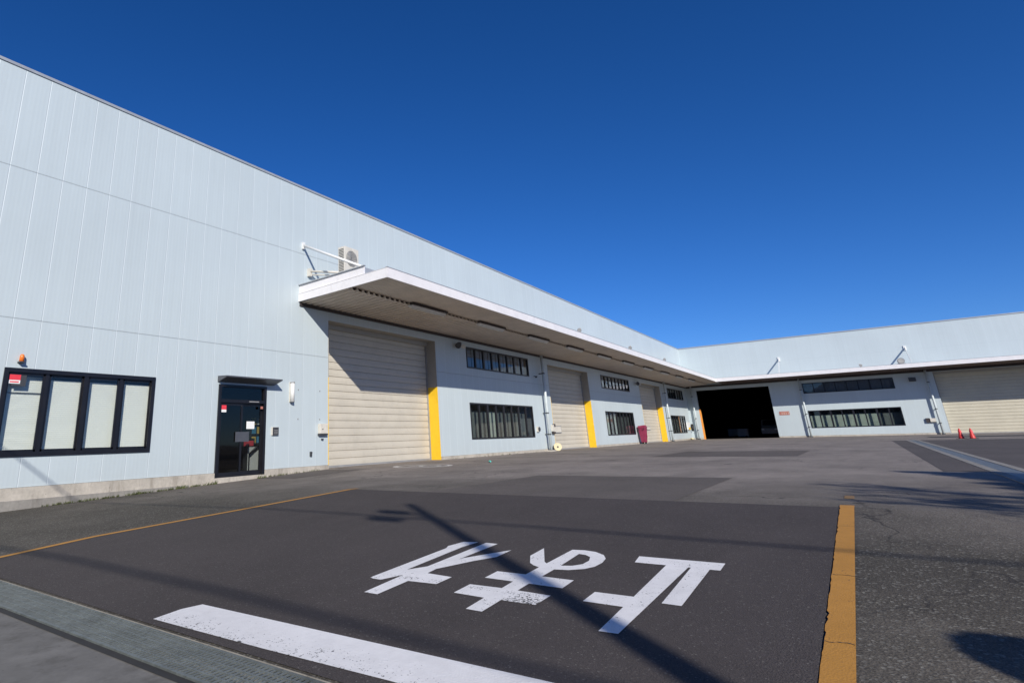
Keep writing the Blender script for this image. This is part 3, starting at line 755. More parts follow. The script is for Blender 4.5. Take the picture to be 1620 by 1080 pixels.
m.hexa([(XA + .06, SL + .10, zb(XA) + .06), (LX, SL + .10, zb(LX) + .06), (LX, SL + .18, zb(LX) + .06), (XA + .06, SL + .18, zb(XA) + .06),
        (XA + .06, SL + .10, zb(XA) + .09), (LX, SL + .10, zb(LX) + .09), (LX, SL + .18, zb(LX) + .09), (XA + .06, SL + .18, zb(XA) + .09)])
m.build('support_angle', M['ledger'], canopy)

def strut(p0, p1, parent, r=.045):
    m = MB(); m.tube([p0, p1], r, 8)
    s_ = m.build('stay_rod', M['white'], parent)
    q = Vector(p0); d = .12
    if abs(q.y - D) < .2: box('stay_bracket', (q.x - .05, D - .09, q.z - .14), (q.x + .05, D + .0, q.z + .12), M['white'], s_)
    else: box('stay_bracket', (LX - .09, q.y - .05, q.z - .14), (LX + .0, q.y + .05, q.z + .12), M['white'], s_)
    return s_
strut((14.55, D - .06, 8.12), (14.55, 12.45, 6.68), canopy, .05)

# strip lights under the canopy
def strip_light(x0, n_):
    t = thing('strip_light', 'x', 'strip light', (x0, SL, zb(x0) - .05), 'fluorescent strip lights under the long canopy')
    z = zb(x0) - .07
    MB().prism([(x0, SL - .07, z - .05), (x0 + 2.45, SL - .07, z - .05), (x0 + 2.45, SL + .07, z - .05), (x0, SL + .07, z - .05)],
               [(x0, SL - .11, z + .03), (x0 + 2.45, SL - .11, z + .03), (x0 + 2.45, SL + .11, z + .03), (x0, SL + .11, z + .03)]).build('housing', M['white'], t)
    MB().tube([(x0 + .05, SL - .0, z - .075), (x0 + 2.4, SL - .0, z - .075)], .018, 8).build('tube', M['white'], t)
    box('gasket', (x0 - .05, SL - .16, z + .031), (x0 + 2.5, SL - .02, z + .125), M['ledger'], t)
    return t
ords = ['nearest', 'second', 'third', 'fourth', 'fifth', 'sixth', 'seventh', 'eighth', 'ninth', 'farthest']
base = strip_light(18.1, 0)
for k in range(10):
    o = base if k == 0 else copy_tree(base)
    x = 18.1 + 5.28 * k
    o.location = (x, SL + .2 * 0, zb(x) - .05)
    o['label'] = ('%s strip light from the near end under the long canopy' % ords[k]) if k < 9 else 'farthest strip light under the long canopy, by the wing'

# ---- wing building
wg = thing('wing_building', 'pale blue wing across the far end with a black open doorway', 'warehouse wing', (LX, 0, 0))
HW = [(7.26, 14.32, -.2, 5.27, .3, 1), (-2.92, 4.30, .88, 2.54, .14, 1), (-2.92, 4.30, 4.29, 5.28, .14, 1), (-13.3, -5.85, -.2, 5.55, .5, 0),
      (-23.5, -16.3, .88, 2.54, .14, 1), (-23.5, -16.3, 4.29, 5.28, .14, 1)]
wall_mesh('Y', LX, -36, D, HW, lambda u: 10.16).build('wall', M['wallY'], wg)
m = MB(); m.box((LX + .02, -36.2, -.2), (LX + 25, -36, 10.0)); m.box((LX + 25, -36.2, -.2), (LX + 25.2, 46, 10.0)); m.build('rear_wall', M['wallplain'], wg)
box('roof', (LX + .02, -36.2, 9.9), (LX + 25.2, 46.2, 10.13), M['coping'], wg)
box('roof_coping', (LX - .05, -36.2, 10.10), (LX + .25, D - .06, 10.20), M['coping'], wg)
plinth([(-36, -13.32), (-5.83, 7.24), (14.34, D - .04)], 'Y', LX, wg)
# hall behind the open doorway
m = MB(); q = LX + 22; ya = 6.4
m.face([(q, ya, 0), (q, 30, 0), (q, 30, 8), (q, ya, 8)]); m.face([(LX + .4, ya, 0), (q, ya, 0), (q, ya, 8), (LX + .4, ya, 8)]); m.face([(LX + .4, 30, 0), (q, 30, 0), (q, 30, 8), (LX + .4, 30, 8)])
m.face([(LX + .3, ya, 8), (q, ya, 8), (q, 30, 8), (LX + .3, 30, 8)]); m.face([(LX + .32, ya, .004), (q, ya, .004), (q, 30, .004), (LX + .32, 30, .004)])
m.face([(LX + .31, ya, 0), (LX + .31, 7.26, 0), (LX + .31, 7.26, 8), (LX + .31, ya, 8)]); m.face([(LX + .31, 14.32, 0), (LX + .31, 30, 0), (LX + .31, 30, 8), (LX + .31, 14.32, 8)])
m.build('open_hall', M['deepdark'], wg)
box('safety_jamb', (LX - .004, 14.19, -.02), (LX + .3, 14.33, 3.25), M['orangejamb'], wg)
shutter(-13.3, -5.88, 'Y', LX, 5.55, wg, .5, 'wide roller shutter of the wing, behind the cones', None)
strip_window(-2.92, 4.30, .88, 2.54, 'Y', LX, wg, 8, 'curtaingrey', (2, 3, 4, 5, 6, 7), .55, drop=.45, rng=9)
strip_window(-2.92, 4.30, 4.29, 5.28, 'Y', LX, wg, 8, 'trimdark', (), .45, rng=10)
strip_window(-23.5, -16.3, .88, 2.54, 'Y', LX, wg, 8, 'curtaingrey', (), .45, rng=11)
strip_window(-23.5, -16.3, 4.29, 5.28, 'Y', LX, wg, 8, 'curtaingrey', (), .45, rng=12)
for y in (14.75, 4.5, -5.35): downpipe(LX - .30, y, 5.75, wg, 'Y')
WX = XB; yb = fY(XB)
m = MB(); m.box((WX, -36, 5.86), (WX + .05, yb, 6.22)); wcan = m.build('canopy', M['fascia'], wg, 'white flat canopy along the wing')
box('edge_trim', (WX - .012, -36, 6.222), (WX + .07, yb - .014, 6.242), M['coping'], wcan)
box('canopy_roof', (WX + .05, -36, 6.12), (LX, yb, 6.18), M['coping'], wcan)
m = MB(); y = -36.
prof = []
while y < yb:
    prof += [(y, 0), (y + .08, 0), (y + .1, .03), (y + .14, .03)]; y += .155
prof.append((yb, 0))
for (ya, da), (yc, dc) in zip(prof[:-1], prof[1:]):
    m.face([(WX + .05, ya, 5.93 + da), (WX + .05, yc, 5.93 + dc), (LX, yc, 5.80 + dc), (LX, ya, 5.80 + da)])
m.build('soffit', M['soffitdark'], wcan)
box('support_angle', (LX - .10, -36, 5.60), (LX - .002, 15.28, 5.79), M['ledger'], wcan)
for y in (5.78, -4.45):
    x0_, x1_ = LX - .05, WX + .5; zt_, zb_ = 7.95, 6.26
    m = MB(); m.prism([(x0_, y - .015, zt_ - .1), (x1_, y - .015, zb_ - .02), (x1_, y - .015, zb_ + .16), (x0_, y - .015, zt_ + .08)],
                      [(x0_, y + .015, zt_ - .1), (x1_, y + .015, zb_ - .02), (x1_, y + .015, zb_ + .16), (x0_, y + .015, zt_ + .08)])
    s_ = m.build('stay_bar', M['white'], wcan)
    box('stay_bracket', (LX - .08, y - .10, zt_ - .22), (LX, y + .10, zt_ + .22), M['white'], s_)

# ------------------------------------------------------------------ fittings and loose things
# air conditioner on the canopy
def air_con():
    x0, x1, y0, y1, z0, z1 = 15.42, 16.22, 14.02, 14.36, 6.98, 8.02
    t = thing('air_conditioner', 'white outdoor air conditioner unit standing on the canopy roof', 'air conditioner', ((x0 + x1) / 2, 14.2, 6.5))
    MB().box((x0, y0, z0), (x1, y1, z1)).build('casing', M['offwhite'], t, None, .012)
    cxx, czz = (x0 + x1) / 2 - .02, z0 + .60
    m = MB()
    for r in (.06, .12, .18, .24, .30): m.tube([(cxx + r * math.cos(2 * math.pi * k / 28), y0 - .02, czz + r * math.sin(2 * math.pi * k / 28)) for k in range(29)], .008, 5)
    for k in range(10):
        a_ = math.pi * 2 * k / 10; m.tube([(cxx, y0 - .022, czz), (cxx + .3 * math.cos(a_), y0 - .022, czz + .3 * math.sin(a_))], .006, 5)
    m.build('fan_grille', M['grey'], t)
    MB().tube([(cxx, y0 - .004, czz), (cxx, y0 - .001, czz)], .30, 28).build('fan_opening', M['acfan'], t)
    m = MB()
    for k in range(15): m.box((x0 - .006, y0 + .05, z0 + .08 + k * .06), (x0 - .001, y1 - .04, z0 + .11 + k * .06))
    m.build('coil_slots', M['darkgrey'], t)
    m = MB()
    for x in (x0 + .08, x1 - .14): m.box((x, y0 + .02, 6.53), (x + .06, y1 - .02, z0 - .002))
    m.build('stand', M['grey'], t)
    MB().box((x1 + .001, y0 + .1, z0 + .1), (x1 + .06, y1 - .05, z0 + .5)).build('service_cover', M['offwhite'], t)
    return t
air_con()
t = tag(MB().tube([(14.85, 15.3, 7.15), (15.2, 14.6, 7.05), (15.3, 14.2, 6.98)], .045, 8).tube([(14.9, 15.3, 7.02), (15.25, 14.6, 6.94), (15.35, 14.2, 6.86)], .03, 8)
        .box((14.8, 15.25, 6.95), (14.92, 15.4, 7.25)).build('refrigerant_pipe', M['offwhite']), 'pale wrapped pipes from the wall to the air conditioner', 'pipe')

# small lamps on the canopy edge
def edge_lamp(x, y, z, label, g, rz=0):
    t = thing('floodlight', label, 'floodlight', (x, y, z), g)
    MB().tube([(x, y, z), (x, y, z + .12)], .02, 8).build('bracket', M['grey'], t)
    MB().tube([(x - .22, y - .05, z + .14), (x - .05, y, z + .17), (x + .12, y + .03, z + .2)], [.12, .09, .05], 12).build('lamp_head', M['grey'], t)
    MB().tube([(x + .08, y, z + .02), (x + .26, y + .05, z + .36)], .025, 6).build('arm', M['offwhite'], t)
    return t
for x, lb in ((32.2, 'small floodlight on the canopy edge nearest the camera'), (41.7, 'small floodlight on the canopy edge, middle of three'), (50.9, 'small floodlight on the canopy edge closest to the wing')):
    edge_lamp(x, fY(x) + .15, zb(x) + .362, lb, 'floodlights along the canopy edge')
edge_lamp(WX + .2, -.75, 6.242, 'small grey floodlight alone on the wing canopy edge', 'floodlights along the canopy edge')
t = thing('exhaust_fan', 'round grey fan unit on the wing canopy between the stay rod and its shadow', 'fan unit', (WX + .6, -3.75, 6.24))
x, y, z = WX + .6, -3.75, 6.2
MB().tube([(x - .15, y, z + .35), (x + .35, y, z + .35)], .27, 20).build('housing', M['grey'], t)
MB().tube([(x - .16, y, z + .35), (x - .152, y, z + .35)], .21, 20).build('fan_opening', M['acfan'], t)
MB().box((x - .1, y - .3, z - .02), (x + .3, y + .3, z + .12)).build('stand', M['grey'], t)

# floodlights on the walls under the canopy
def wall_flood(x, y, z, axis, label):
    t = thing('wall_floodlight', label, 'floodlight', (x, y, z), 'dark floodlights on the walls under the canopy')
    if axis == 'X':
        MB().box((x - .04, y - .02, z - .05), (x + .04, y + .0, z + .05)).tube([(x, y, z), (x, y - .22, z - .02)], .02, 6).build('bracket', M['darkgrey'], t)
        MB().tube([(x - .32, y - .3, z - .08), (x - .1, y - .24, z + .02), (x + .1, y - .2, z + .1)], [.15, .12, .06], 12).build('lamp_head', M['darkgrey'], t)
        MB().tube([(x + .2, y - .3, z - .08), (x + .36, y - .22, z + .0)], [.12, .06], 12).build('lamp_head', M['offwhite'], t)
    else:
        MB().tube([(x, y, z), (x - .22, y, z - .02)], .02, 6).build('bracket', M['darkgrey'], t)
        MB().box((x - .45, y - .26, z - .2), (x - .2, y + .26, z + .16)).build('lamp_head', M['darkgrey'], t, None, .02)
    return t
wall_flood(25.3, D, 5.42, 'X', 'dark floodlight pair under the canopy right of the first shutter')
wall_flood(55.6, D, 5.15, 'X', 'small dark floodlight under the canopy left of the third shutter')
wall_flood(LX, -4.3, 5.0, 'Y', 'dark floodlight on the wing wall beside the wide shutter')
t = thing('security_camera', 'small dark camera on the shaded wall left of the second shutter', 'camera', (34.2, D, 4.4))
MB().tube([(34.2, D, 4.45), (34.2, D - .15, 4.42)], .02, 6).build('bracket', M['darkgrey'], t)
MB().tube([(34.08, D - .2, 4.36), (34.35, D - .14, 4.42)], .05, 10).build('camera_body', M['darkgrey'], t)

# wall lamp, beacon, intercom, sockets
t = thing('wall_lamp', 'cream vertical tube lamp on the wall right of the entrance', 'wall lamp', (14.07, D, 2.3))
MB().box((14.01, D - .03, 2.28), (14.13, D, 2.97)).build('back_plate', M['offwhite'], t)
MB().tube([(14.07, D - .10, 2.31), (14.07, D - .10, 2.92)], .075, 16).build('lamp_shade', M['white'], t)
MB().tube([(14.07, D - .10, 2.92), (14.07, D - .10, 2.96)], .08, 16).tube([(14.07, D - .10, 2.28), (14.07, D - .10, 2.31)], .08, 16).build('end_cap', M['grey'], t)
t = thing('warning_beacon', 'small orange warning beacon above the office window', 'beacon', (5.42, D, 2.97))
MB().box((5.36, D - .14, 2.93), (5.48, D, 2.96)).build('bracket', M['darkgrey'], t)
MB().tube([(5.42, D - .08, 2.96), (5.42, D - .08, 3.10), (5.42, D - .08, 3.13)], [.055, .05, .03], 14).build('lens', M['orange'], t)
t = thing('intercom', 'square dark intercom box on the wall by the entrance', 'intercom', (13.38, D, 1.33))
MB().box((13.24, D - .05, 1.19), (13.52, D, 1.45)).build('back_box', M['offwhite'], t, None, .006)
MB().box((13.27, D - .065, 1.195), (13.515, D - .051, 1.445)).build('face_plate', M['darkgrey'], t)
m = MB()
for i in range(3):
    for j in range(3): m.box((13.33 + j * .05, D - .07, 1.23 + i * .05), (13.36 + j * .05, D - .066, 1.26 + i * .05))
m.build('buttons', M['grey'], t)
t = thing('shutter_switch_box', 'cream control box on the wall edge left of the nearest shutter', 'control box', (15.65, D, 1.35))
MB().box((15.42, D - .14, 1.22), (15.80, D, 1.56)).build('box', M['offwhite'], t, None, .01)
MB().tube([(15.53, D - .15, 1.37), (15.53, D - .14, 1.37)], .022, 10).build('button', M['black'], t)
MB().box((15.40, D - .12, 1.16), (15.82, D - .01, 1.215)).box((15.58, D - .06, 1.0), (15.66, D, 1.05)).build('underside_shelf', M['darkgrey'], t)
t = tag(MB().box((15.02, D - .05, .46), (15.10, D, .62)).box((15.03, D - .07, .56), (15.09, D - .05, .61)).build('wall_socket', M['darkgrey']), 'small dark socket low on the wall near the first shutter', 'socket')
for i, (x, z, lb) in enumerate(((14.43, 2.37 + .35, 'upper left'), (15.5, 2.72, 'upper right'), (14.43, 1.72, 'lower left'), (15.5, 1.72, 'lower right'))):
    tag(MB().tube([(x, D - .02, z), (x, D, z)], .022, 8).build('wall_anchor', M['grey']), 'tiny round bolt in the wall left of the first shutter, %s of four' % lb, 'bolt', 'four wall bolts in a rectangle')
t = thing('alarm_box', 'small dark round-faced alarm box between window and downpipe', 'alarm box', (33.95, D, 1.28))
MB().box((33.82, D - .10, 1.14), (34.02, D, 1.44)).build('box', M['offwhite'], t)
MB().tube([(33.98, D - .14, 1.29), (33.98, D - .10, 1.29)], .13, 16).build('dial', M['darkgrey'], t)

# control arm and notice boards at shutters 2 and 3
def notice(x0, x1, y, z0, z1, label):
    t = thing('notice_board', label, 'notice board', ((x0 + x1) / 2, y, z0), 'framed notice plates on shutters')
    MB().box((x0, y - .03, z0), (x1, y, z1)).build('frame', M['grey'], t)
    MB().box((x0 + .05, y - .036, z0 + .05), (x1 - .05, y - .031, z1 - .05)).build('sheet', M['offwhite'], t)
notice(37.55, 38.75, 15.90, 1.05, 1.5, 'framed notice plate on the second shutter')
notice(58.9, 60.1, 15.92, 1.12, 1.45, 'pale notice plate on the third shutter beside the bin')
t = thing('shutter_switch_box', 'small control box with dark bracket on the jamb of the second shutter', 'control box', (36.2, D, 1.3))
MB().box((35.95, D - .12, 1.15), (36.3, D, 1.55)).build('box', M['offwhite'], t, None, .01)
MB().box((35.98, D - .13, 1.0), (36.36, D - .01, 1.12)).box((36.2, D - .14, 1.42), (36.38, D - .01, 1.6)).build('bracket', M['ledger'], t)

# hose reel by shutter 2 and sandbag at far corner
t = thing('hose_reel', 'pale yellow round reel standing on the ground beside the second shutter', 'reel', (35.9, 15.1, 0))
MB().tube([(35.72, 14.98, .235), (35.76, 15.0, .235)], .23, 24).tube([(35.92, 15.1, .235), (35.96, 15.12, .235)], .23, 24).build('flange', M['cream'], t)
MB().tube([(35.75, 15.0, .235), (35.94, 15.11, .235)], .13, 16).tube([(35.69, 14.97, .235), (35.72, 14.985, .235)], .05, 10).build('hub', M['darkgrey'], t)
t = thing('concrete_block', 'low concrete block at the foot of the first downpipe', 'concrete block', (34.95, 15.1, 0))
MB().prism([(34.6, 14.9, 0), (35.35, 14.9, 0), (35.35, 15.36, 0), (34.6, 15.36, 0)], [(34.68, 14.98, .07), (35.27, 14.98, .07), (35.27, 15.36, .07), (34.68, 15.36, .07)]).build('block', M['concrete'], t)
def sandbag(x, y):
    m = MB(); n = 18; rings = []
    for k in range(9):
        t_ = k / 8; u = -0.38 + .76 * t_; r = max(.02, math.sin(math.pi * min(max(t_, .03), .97)) ** .45)
        rings.append([(x + u, y + .20 * r * math.cos(2 * math.pi * j / n), .115 + .115 * r * math.sin(2 * math.pi * j / n)) for j in range(n)])
    for A, B in zip(rings[:-1], rings[1:]):
        for j in range(n): m.face([A[j], A[(j + 1) % n], B[(j + 1) % n], B[j]], True)
    return m
tag(sandbag(72.2, 15.0).build('sandbag', M['cream']), 'cream sandbag lying by the wall below the last window', 'sandbag')
t = thing('notice_cabinet', 'white cabinet with yellow lower label on the wall by the corner downpipe', 'cabinet', (73.0, D, 1.0))
MB().box((72.6, D - .16, 1.05), (73.6, D, 1.85)).build('box', M['white'], t)
MB().box((72.62, D - .166, 1.06), (73.58, D - .161, 1.30)).build('label_strip', M['yellow'], t)
t = thing('hose_reel', 'dark coiled hose hanging on the wall at the inner corner', 'hose', (74.2, D, 1.1))
MB().tube([(74.1 + .28 * math.cos(a_ * .35), 15.25 - .004 * a_, 1.28 + .36 * math.sin(a_ * .35)) for a_ in range(50)], .035, 6).build('hose', M['rubber'], t)
MB().tube([(74.1, 15.4, 1.3), (74.1, 15.12, 1.3)], .06, 10).build('hanger', M['grey'], t)

# maroon bin
def bin_():
    x0, x1, y0, y1 = 53.75, 54.45, 14.68, 15.26
    t = thing('wheeled_bin', 'tall maroon bin with black handles beside the third shutter', 'bin', ((x0 + x1) / 2, (y0 + y1) / 2, 0))
    MB().prism([(x0 + .14, y0 + .1, .12), (x1 - .14, y0 + .1, .12), (x1 - .14, y1 - .1, .12), (x0 + .14, y1 - .1, .12)],
               [(x0, y0, 1.32), (x1, y0, 1.32), (x1, y1, 1.32), (x0, y1, 1.32)]).build('body', M['maroon'], t, None, .03)
    MB().prism([(x0 - .04, y0 - .04, 1.325), (x1 + .04, y0 - .04, 1.325), (x1 + .04, y1, 1.325), (x0 - .04, y1, 1.325)],
               [(x0 + .05, y0 + .06, 1.52), (x1 - .05, y0 + .06, 1.52), (x1 - .05, y1, 1.46), (x0 + .05, y1, 1.46)]).build('lid', M['maroon'], t, None, .02)
    for y in (y0 + .1, y1 - .1):
        MB().tube([(x0 - .12, y, 1.18), (x0 + .04, y, 1.18)], .035, 8).tube([(x1 - .04, y, 1.18), (x1 + .12, y, 1.18)], .035, 8).build('handle', M['rubber'], t)
    for x in (x0 + .22, x1 - .22):
        for y in (y0 + .17, y1 - .17): MB().tube([(x, y - .04, .075), (x, y + .04, .075)], .075, 12).build('wheel', M['rubber'], t)
    m = MB()
    for k in range(3): m.box((x0 + .22 + k * .12, y0 - .002 + .02, .5), (x0 + .25 + k * .12, y0 + .085, 1.2))
    m.build('ribs', M['maroon'], t)
bin_()

# traffic cones
def cone(x, y, label):
    t = thing('traffic_cone', label, 'traffic cone', (x, y, 0), 'red traffic cones in front of the wing shutter')
    MB().tube([(x, y, .03), (x, y, .07), (x, y, .60), (x, y, .62)], [.15, .13, .035, .02], 16).build('cone', M['conered'], t)
    MB().prism([(x - .24, y - .24, 0), (x + .24, y - .24, 0), (x + .24, y + .24, 0), (x - .24, y + .24, 0)],
               [(x - .22, y - .22, .035), (x + .22, y - .22, .035), (x + .22, y + .22, .035), (x - .22, y + .22, .035)]).build('base', M['rubber'], t)
    MB().tube([(x, y, .40), (x, y, .50)], [.085, .069], 16, False).build('band', M['red'], t)
    return t
c0 = cone(51.0, -4.40, 'left of the two red traffic cones before the wing shutter')
c1 = copy_tree(c0); c1.location = (50.6, -4.86, 0); c1['label'] = 'right of the two red traffic cones before the wing shutter'

# sign and box on the wing
t = thing('wall_sign', 'small red and white sign on the wing wall right of the open doorway', 'sign', (LX, 6.35, 2.2))
MB().box((LX - .03, 5.92, 2.24), (LX - .0, 6.80, 2.60)).build('board', M['signred'], t)
m = MB()
for k in range(4): m.box((LX - .036, 6.62 - k * .18 - .11, 2.34), (LX - .031, 6.62 - k * .18, 2.36)); m.box((LX - .036, 6.62 - k * .18 - .07, 2.32), (LX - .031, 6.62 - k * .18 - .04, 2.52)); m.box((LX - .036, 6.62 - k * .18 - .11, 2.45), (LX - .031, 6.62 - k * .18, 2.475))
m.build('lettering', M['offwhite'], t)
t = thing('shutter_switch_box', 'small pale control box on the wing wall left of the wide shutter', 'control box', (LX, -5.0, 1.2))
MB().box((LX - .22, -5.12, 1.1), (LX, -4.72, 1.42)).build('box', M['offwhite'], t, None, .01)
MB().box((LX - .16, -4.70, 1.06), (LX, -4.45, 1.44)).build('bracket', M['ledger'], t)
# things just visible in the dark hall
t = thing('van', 'pale van nose in the dark hall behind the open doorway', 'van', (LX + 10, 8.9, 0))
def van(x, y):
    s_ = [(0, .35), (0, .95), (.25, 1.1), (.9, 1.25), (1.5, 1.95), (4.4, 2.0), (4.5, .35)]
    MB().prism([(x + a_, y - .85, z_) for a_, z_ in s_], [(x + a_, y + .85, z_) for a_, z_ in s_]).build('body', M['grey'], t, None, .08)
    MB().prism([(x + .93, y - .72, 1.3), (x + .93, y + .72, 1.3), (x + 1.42, y + .66, 1.88), (x + 1.42, y - .66, 1.88)],
               [(x + .90, y - .72, 1.32), (x + .90, y + .72, 1.32), (x + 1.39, y + .66, 1.90), (x + 1.39, y - .66, 1.90)]).build('windscreen', M['black'], t)
    for dy in (-.65, .65):
        MB().box((x - .02, y + dy - .14, .78), (x + .1, y + dy + .14, .93)).build('headlight', M['white'], t)
        for dx in (.9, 3.6): MB().tube([(x + dx, y + dy * 1.15, .33), (x + dx, y + dy * 1.32, .33)], .33, 18).build('wheel', M['rubber'], t)
van(LX + 8.5, 8.9)
def crate(x, y, z, lb):
    t = thing('pallet_box', lb, 'pallet box', (x, y, z), 'pallet boxes in the dark hall')
    MB().box((x, y, z + .14), (x + 1.1, y + 1.1, z + 1.0)).build('crate', M['grey'], t, None, .02)
    m = MB()
    for k in range(3): m.box((x, y + k * .5, z), (x + 1.1, y + k * .5 + .1, z + .138))
    m.build('pallet', M['bark'], t)
crate(LX + 9, 11.2, .005, 'pale pallet box on the floor of the dark hall'); crate(LX + 14, 13.0, .005, 'pale pallet box deepest in the dark hall')

# litter and weeds
tag(MB().tube([(20.85, 11.5, .035), (20.95, 11.6, .04), (21.03, 11.68, .03)], [.025, .04, .015], 8).build('plastic_scrap', M['teal']), 'small teal plastic scrap lying on the asphalt before the shutters', 'litter')
m = MB(); rr = random.Random(11)
for seg in ((6.3, 11.0, 260), (13.0, 15.6, 60), (23.6, 34, 40), (-5, 5, 60)):
    for _ in range(seg[2]):
        x = rr.uniform(seg[0], seg[1]); cl = .5 + .5 * math.sin(x * 5.1) * math.sin(x * 1.7 + 1)
        if rr.random() > .25 + cl: continue
        y = D - (.12 if x < 10.2 else .05) - abs(rr.gauss(0, .02)); z = gz(x, y)
        for _k in range(4):
            a_ = rr.uniform(0, 6.28); h = rr.uniform(.02, .075); w_ = .006 + rr.random() * .01; dx, dy = math.cos(a_), math.sin(a_)
            m.face([(x - dy * w_, y + dx * w_, z), (x + dy * w_, y - dx * w_, z), (x + dx * h * .7, y - abs(dy) * h * .7, z + h)])
for (x, n_) in ((9.9, 40), (11.0, 26), (12.75, 34), (8.6, 20), (10.8, 24)):
    for _ in range(n_):
        xx = x + rr.gauss(0, .09); y = D - .13 - abs(rr.gauss(0, .035)); z = gz(xx, y)
        a_ = rr.uniform(0, 6.28); h = rr.uniform(.05, .13); w_ = .012; dx, dy = math.cos(a_), math.sin(a_)
        m.face([(xx - dy * w_, y + dx * w_, z), (xx + dy * w_, y - dx * w_, z), (xx + dx * h * .6, y - abs(dy) * h * .6, z + h)])
tag(m.build('weeds', M['weed']), 'tufts of dry weeds along the foot of the plinth', 'weeds', kind='stuff')

# ------------------------------------------------------------------ pole, cables and trees whose shadows cross the yard
tip = Vector((8.1, 6.0, gz(8.1, 6.0)))
tt = 20.0
top = tip - SUN_T * tt
bx_, by_ = top.x, top.y; bz_ = gz(bx_, by_)
t = thing('utility_pole', 'concrete utility pole with two lamp heads behind the photographer', 'utility pole', (bx_, by_, bz_))
MB().tube([(bx_, by_, bz_ - .2), (bx_, by_, bz_ + 3), (bx_, by_, top.z)], [.17, .15, .075], 16).build('pole', M['polecon'], t)
zl = top.z - .74
for dx, dy in ((-.30, .60), (.24, .86)):
    p = Vector((bx_ + dx, by_ + dy, zl))
    MB().tube([(bx_, by_, zl + .02), (p.x, p.y - .2, zl + .06)], .022, 8).build('arm', M['galv'], t)
    MB().tube([p + Vector((0, -.30, 0)), p + Vector((0, -.22, 0)), p + Vector((0, .2, 0)), p + Vector((0, .32, 0))], [.04, .085, .09, .04], 12).build('lamp_head', M['grey'], t)
MB().tube([(bx_ + .1, by_ - .42, bz_ + 4.6), (bx_ + .1, by_ - .42, bz_ + 5.42)], .26, 16).build('transformer', M['grey'], t)
MB().box((bx_ - .03, by_ - .5, bz_ + 5.2), (bx_ + .03, by_ + .05, bz_ + 5.26)).build('crossarm', M['galv'], t)
def cable(x, z, r, sag, lb, y0=-60, y1=60):
    pts = []
    for k in range(41):
        y = y0 + (y1 - y0) * k / 40; ph = ((y - by_) % 40) / 40
        pts.append((x, y, z - sag * 4 * ph * (1 - ph)))
    tag(MB().tube(pts, r, 6).build('overhead_cable', M['wire']), lb, 'cable', 'overhead cables along the street')
zc = bz_ + 8.35
cable(bx_ + .15, zc, .020, .25, 'thin overhead cable along the street, lower of the front pair')
cable(bx_ - .15, zc + .22, .020, .25, 'thin overhead cable along the street, upper of the front pair')
cable(bx_ - 4.6, zc + .8, .035, .5, 'thick overhead cable behind the front pair, lower one')
cable(bx_ - 8.5, zc + 2.2, .04, .5, 'thick overhead cable behind the front pair, upper one')

def leaf_quad(m, p, s, rr):
    a = Vector((rr.gauss(0, 1), rr.gauss(0, 1), rr.gauss(0, 1))).normalized(); b = a.orthogonal().normalized(); c = a.cross(b)
    m.face([p - b * s, p - c * s * .5, p + b * s, p + c * s * .5])
def tree(x, y, h, spread, kind, label, seed, nl=60):
    rr = random.Random(seed); z = gz(x, y)
    t = thing('tree', label, 'tree', (x, y, z), 'trees on the right of the yard')
    mt, ml = MB(), MB()
    mt.tube([(x, y, z - .2), (x + .05, y, z + h * .4), (x, y + .05, z + h)], [.16, .12, .03], 10)
    n = 60 if kind == 'conifer' else 46
    for k in range(n):
        f = (k + .5) / n; zz = z + h * (.22 + .76 * f); a_ = k * 2.399 + rr.uniform(-.3, .3)
        L = spread * (1.02 - f) ** .35 * rr.uniform(.7, 1.1) if kind == 'conifer' else spread * math.sin(math.pi * (.25 + .7 * f)) * rr.uniform(.6, 1.1)
        up = -.12 if kind == 'conifer' else rr.uniform(.25, .8)
        d = Vector((math.cos(a_), math.sin(a_), up)); p0 = Vector((x, y, zz)); pts = [p0, p0 + d * L * .5, p0 + d * L + Vector((0, 0, L * (.02 if kind == 'conifer' else .1)))]
        mt.tube(pts, [.035, .02, .006], 5)
        for q in range(nl):
            s_ = rr.random() ** .7; p = p0.lerp(pts[2], s_) + Vector((rr.gauss(0, .16), rr.gauss(0, .16), rr.gauss(0, .10))) * (.4 + .6 * (1 - s_)) 
            leaf_quad(ml, p, rr.uniform(.08, .2) if kind == 'conifer' else rr.uniform(.05, .12), rr)
        if kind != 'conifer':
            for _ in range(4):
                s_ = rr.uniform(.4, .95); p = p0.lerp(pts[2], s_); e = p + Vector((rr.gauss(0, .4), rr.gauss(0, .4), rr.uniform(.2, .8)))
                mt.tube([p, e], [.014, .005], 4)
    mt.build('trunk', M['bark'], t); ml.build('crown', M['needle'] if kind == 'conifer' else M['leaf'], t)
    return t
def under(px, py, h): # base position of something h tall whose tip shadow falls on (px, py)
    s_ = h / -SUN_T.z; return px - .583 / Vector((.583, .679, .446)).length * s_, py - .679 / Vector((.583, .679, .446)).length * s_
def place_tree(px, py, h, spread, kind, label, seed, nl):
    x, y = under(px, py, h); tree(x, y, h, spread, kind, label, seed, nl)
for k, (px, py, h_, sp, nm) in enumerate([(17.3, -.15, 9.0, 1.9, 'farthest from the street'), (16.6, -.7, 8.6, 2.2, 'second from the far end'), (15.6, -.75, 8.8, 2.2, 'middle of five'),
                                        (14.4, -.75, 8.4, 2.1, 'second from the street'), (13.4, -1.0, 8.0, 1.8, 'nearest to the street')]):
    place_tree(px, py, h_, sp, 'conifer', 'dark dense conifer on the right of the yard, ' + nm, 20 + k, 120)
place_tree(13.2, .9, 9.0, 2.6, 'bare', 'tall sparse tree with thin branches on the right, nearer the street', 2, 22)
place_tree(11.2, .2, 7.5, 2.2, 'bare', 'smaller sparse tree with thin branches at the street edge', 3, 22)
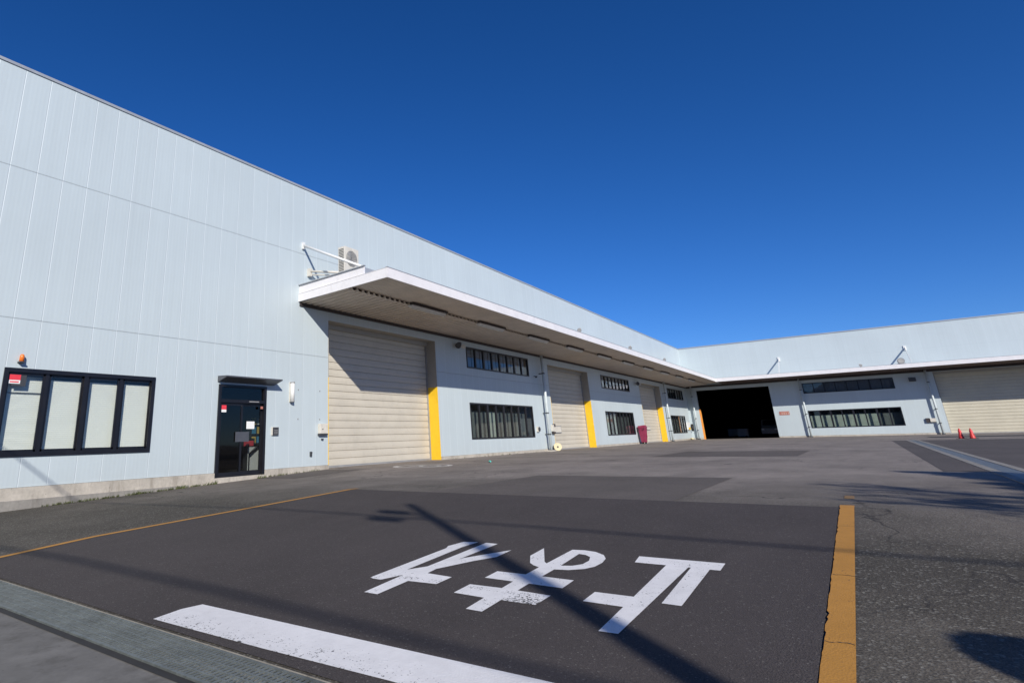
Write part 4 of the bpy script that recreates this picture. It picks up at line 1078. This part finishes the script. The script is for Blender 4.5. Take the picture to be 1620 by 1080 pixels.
# rounded shrub near the lower right border
def shrub():
    h = 2.6; x, y = under(5.28, .02, h); z = gz(x, y); rr = random.Random(9)
    t = thing('shrub', 'rounded clipped evergreen shrub behind the photographer to the right', 'shrub', (x, y, z))
    m = MB(); ml = MB()
    m.tube([(x, y, z - .1), (x, y, z + h * .9)], [.05, .02], 8); m.build('stem', M['bark'], t)
    for _ in range(13000):
        f = rr.random(); r = .46 * (math.sin(math.pi * min(.5, .12 + f * .42)) if f < .75 else math.sqrt(max(0, 1 - ((f - .75) / .25) ** 2))) * rr.uniform(.2, 1) ** .4; a_ = rr.uniform(0, 6.28)
        leaf_quad(ml, Vector((x + r * math.cos(a_), y + r * math.sin(a_), z + .06 + f * (h - .08))), rr.uniform(.03, .05), rr)
    ml.build('foliage', M['needle'], t)
shrub()

# ------------------------------------------------------------------ unseen houses, added behind the photographer to block low sky and darken reflections
def added_house(x0, x1, y0, y1, h, roofh, wallm, label):
    t = thing('house', label, 'house', ((x0 + x1) / 2, (y0 + y1) / 2, -.39), 'houses across the street')
    z = -.45
    MB().box((x0, y0, z), (x1, y1, h)).build('wall', wallm, t)
    e = .5; xm = (x0 + x1) / 2
    rf = MB().prism([(x0 - e, y0 - e, h + .002), (x1 + e, y0 - e, h + .002), (x1 + e, y1 + e, h + .002), (x0 - e, y1 + e, h + .002)],
                    [(xm - .3, y0 + 2.5, h + roofh), (xm + .3, y0 + 2.5, h + roofh), (xm + .3, y1 - 2.5, h + roofh), (xm - .3, y1 - 2.5, h + roofh)]).build('roof', M['trimdark'], t)
    for zz in (1.0, 3.8, 6.6):
        y = y0 + 1.5
        while y < y1 - 2:
            fr = box('window', (x1 - .02, y, zz), (x1 + .04, y + 1.6, zz + 1.2), M['offwhite'], t)
            box('pane', (x1 + .042, y + .07, zz + .07), (x1 + .05, y + 1.53, zz + 1.13), M['darkgrey'], fr)
            y += 3.4
    return t
H = [(-36, -25, -62, -45, 8.8, 2.0), (-37, -26, -43, -27, 9.4, 2.2), (-36, -25, -25.5, -10, 8.6, 2.0), (-37, -26, -8.5, 8, 9.4, 2.2), (-36, -25, 9.5, 27, 8.8, 2.0)]
HN = ['cream house across the street, farthest to the right', 'grey house across the street, right of the middle one', 'cream house across the street, in the middle of the row', 'grey house across the street, left of the middle one', 'cream house across the street, farthest to the left']
M['render_cream'] = plain('cream_render', (.36, .32, .26), .85, 0, .1); M['render_grey'] = plain('grey_render', (.22, .21, .20), .85, 0, .1)
for k, h_ in enumerate(H): added_house(*h_, M['render_cream' if k % 2 == 0 else 'render_grey'], HN[k])
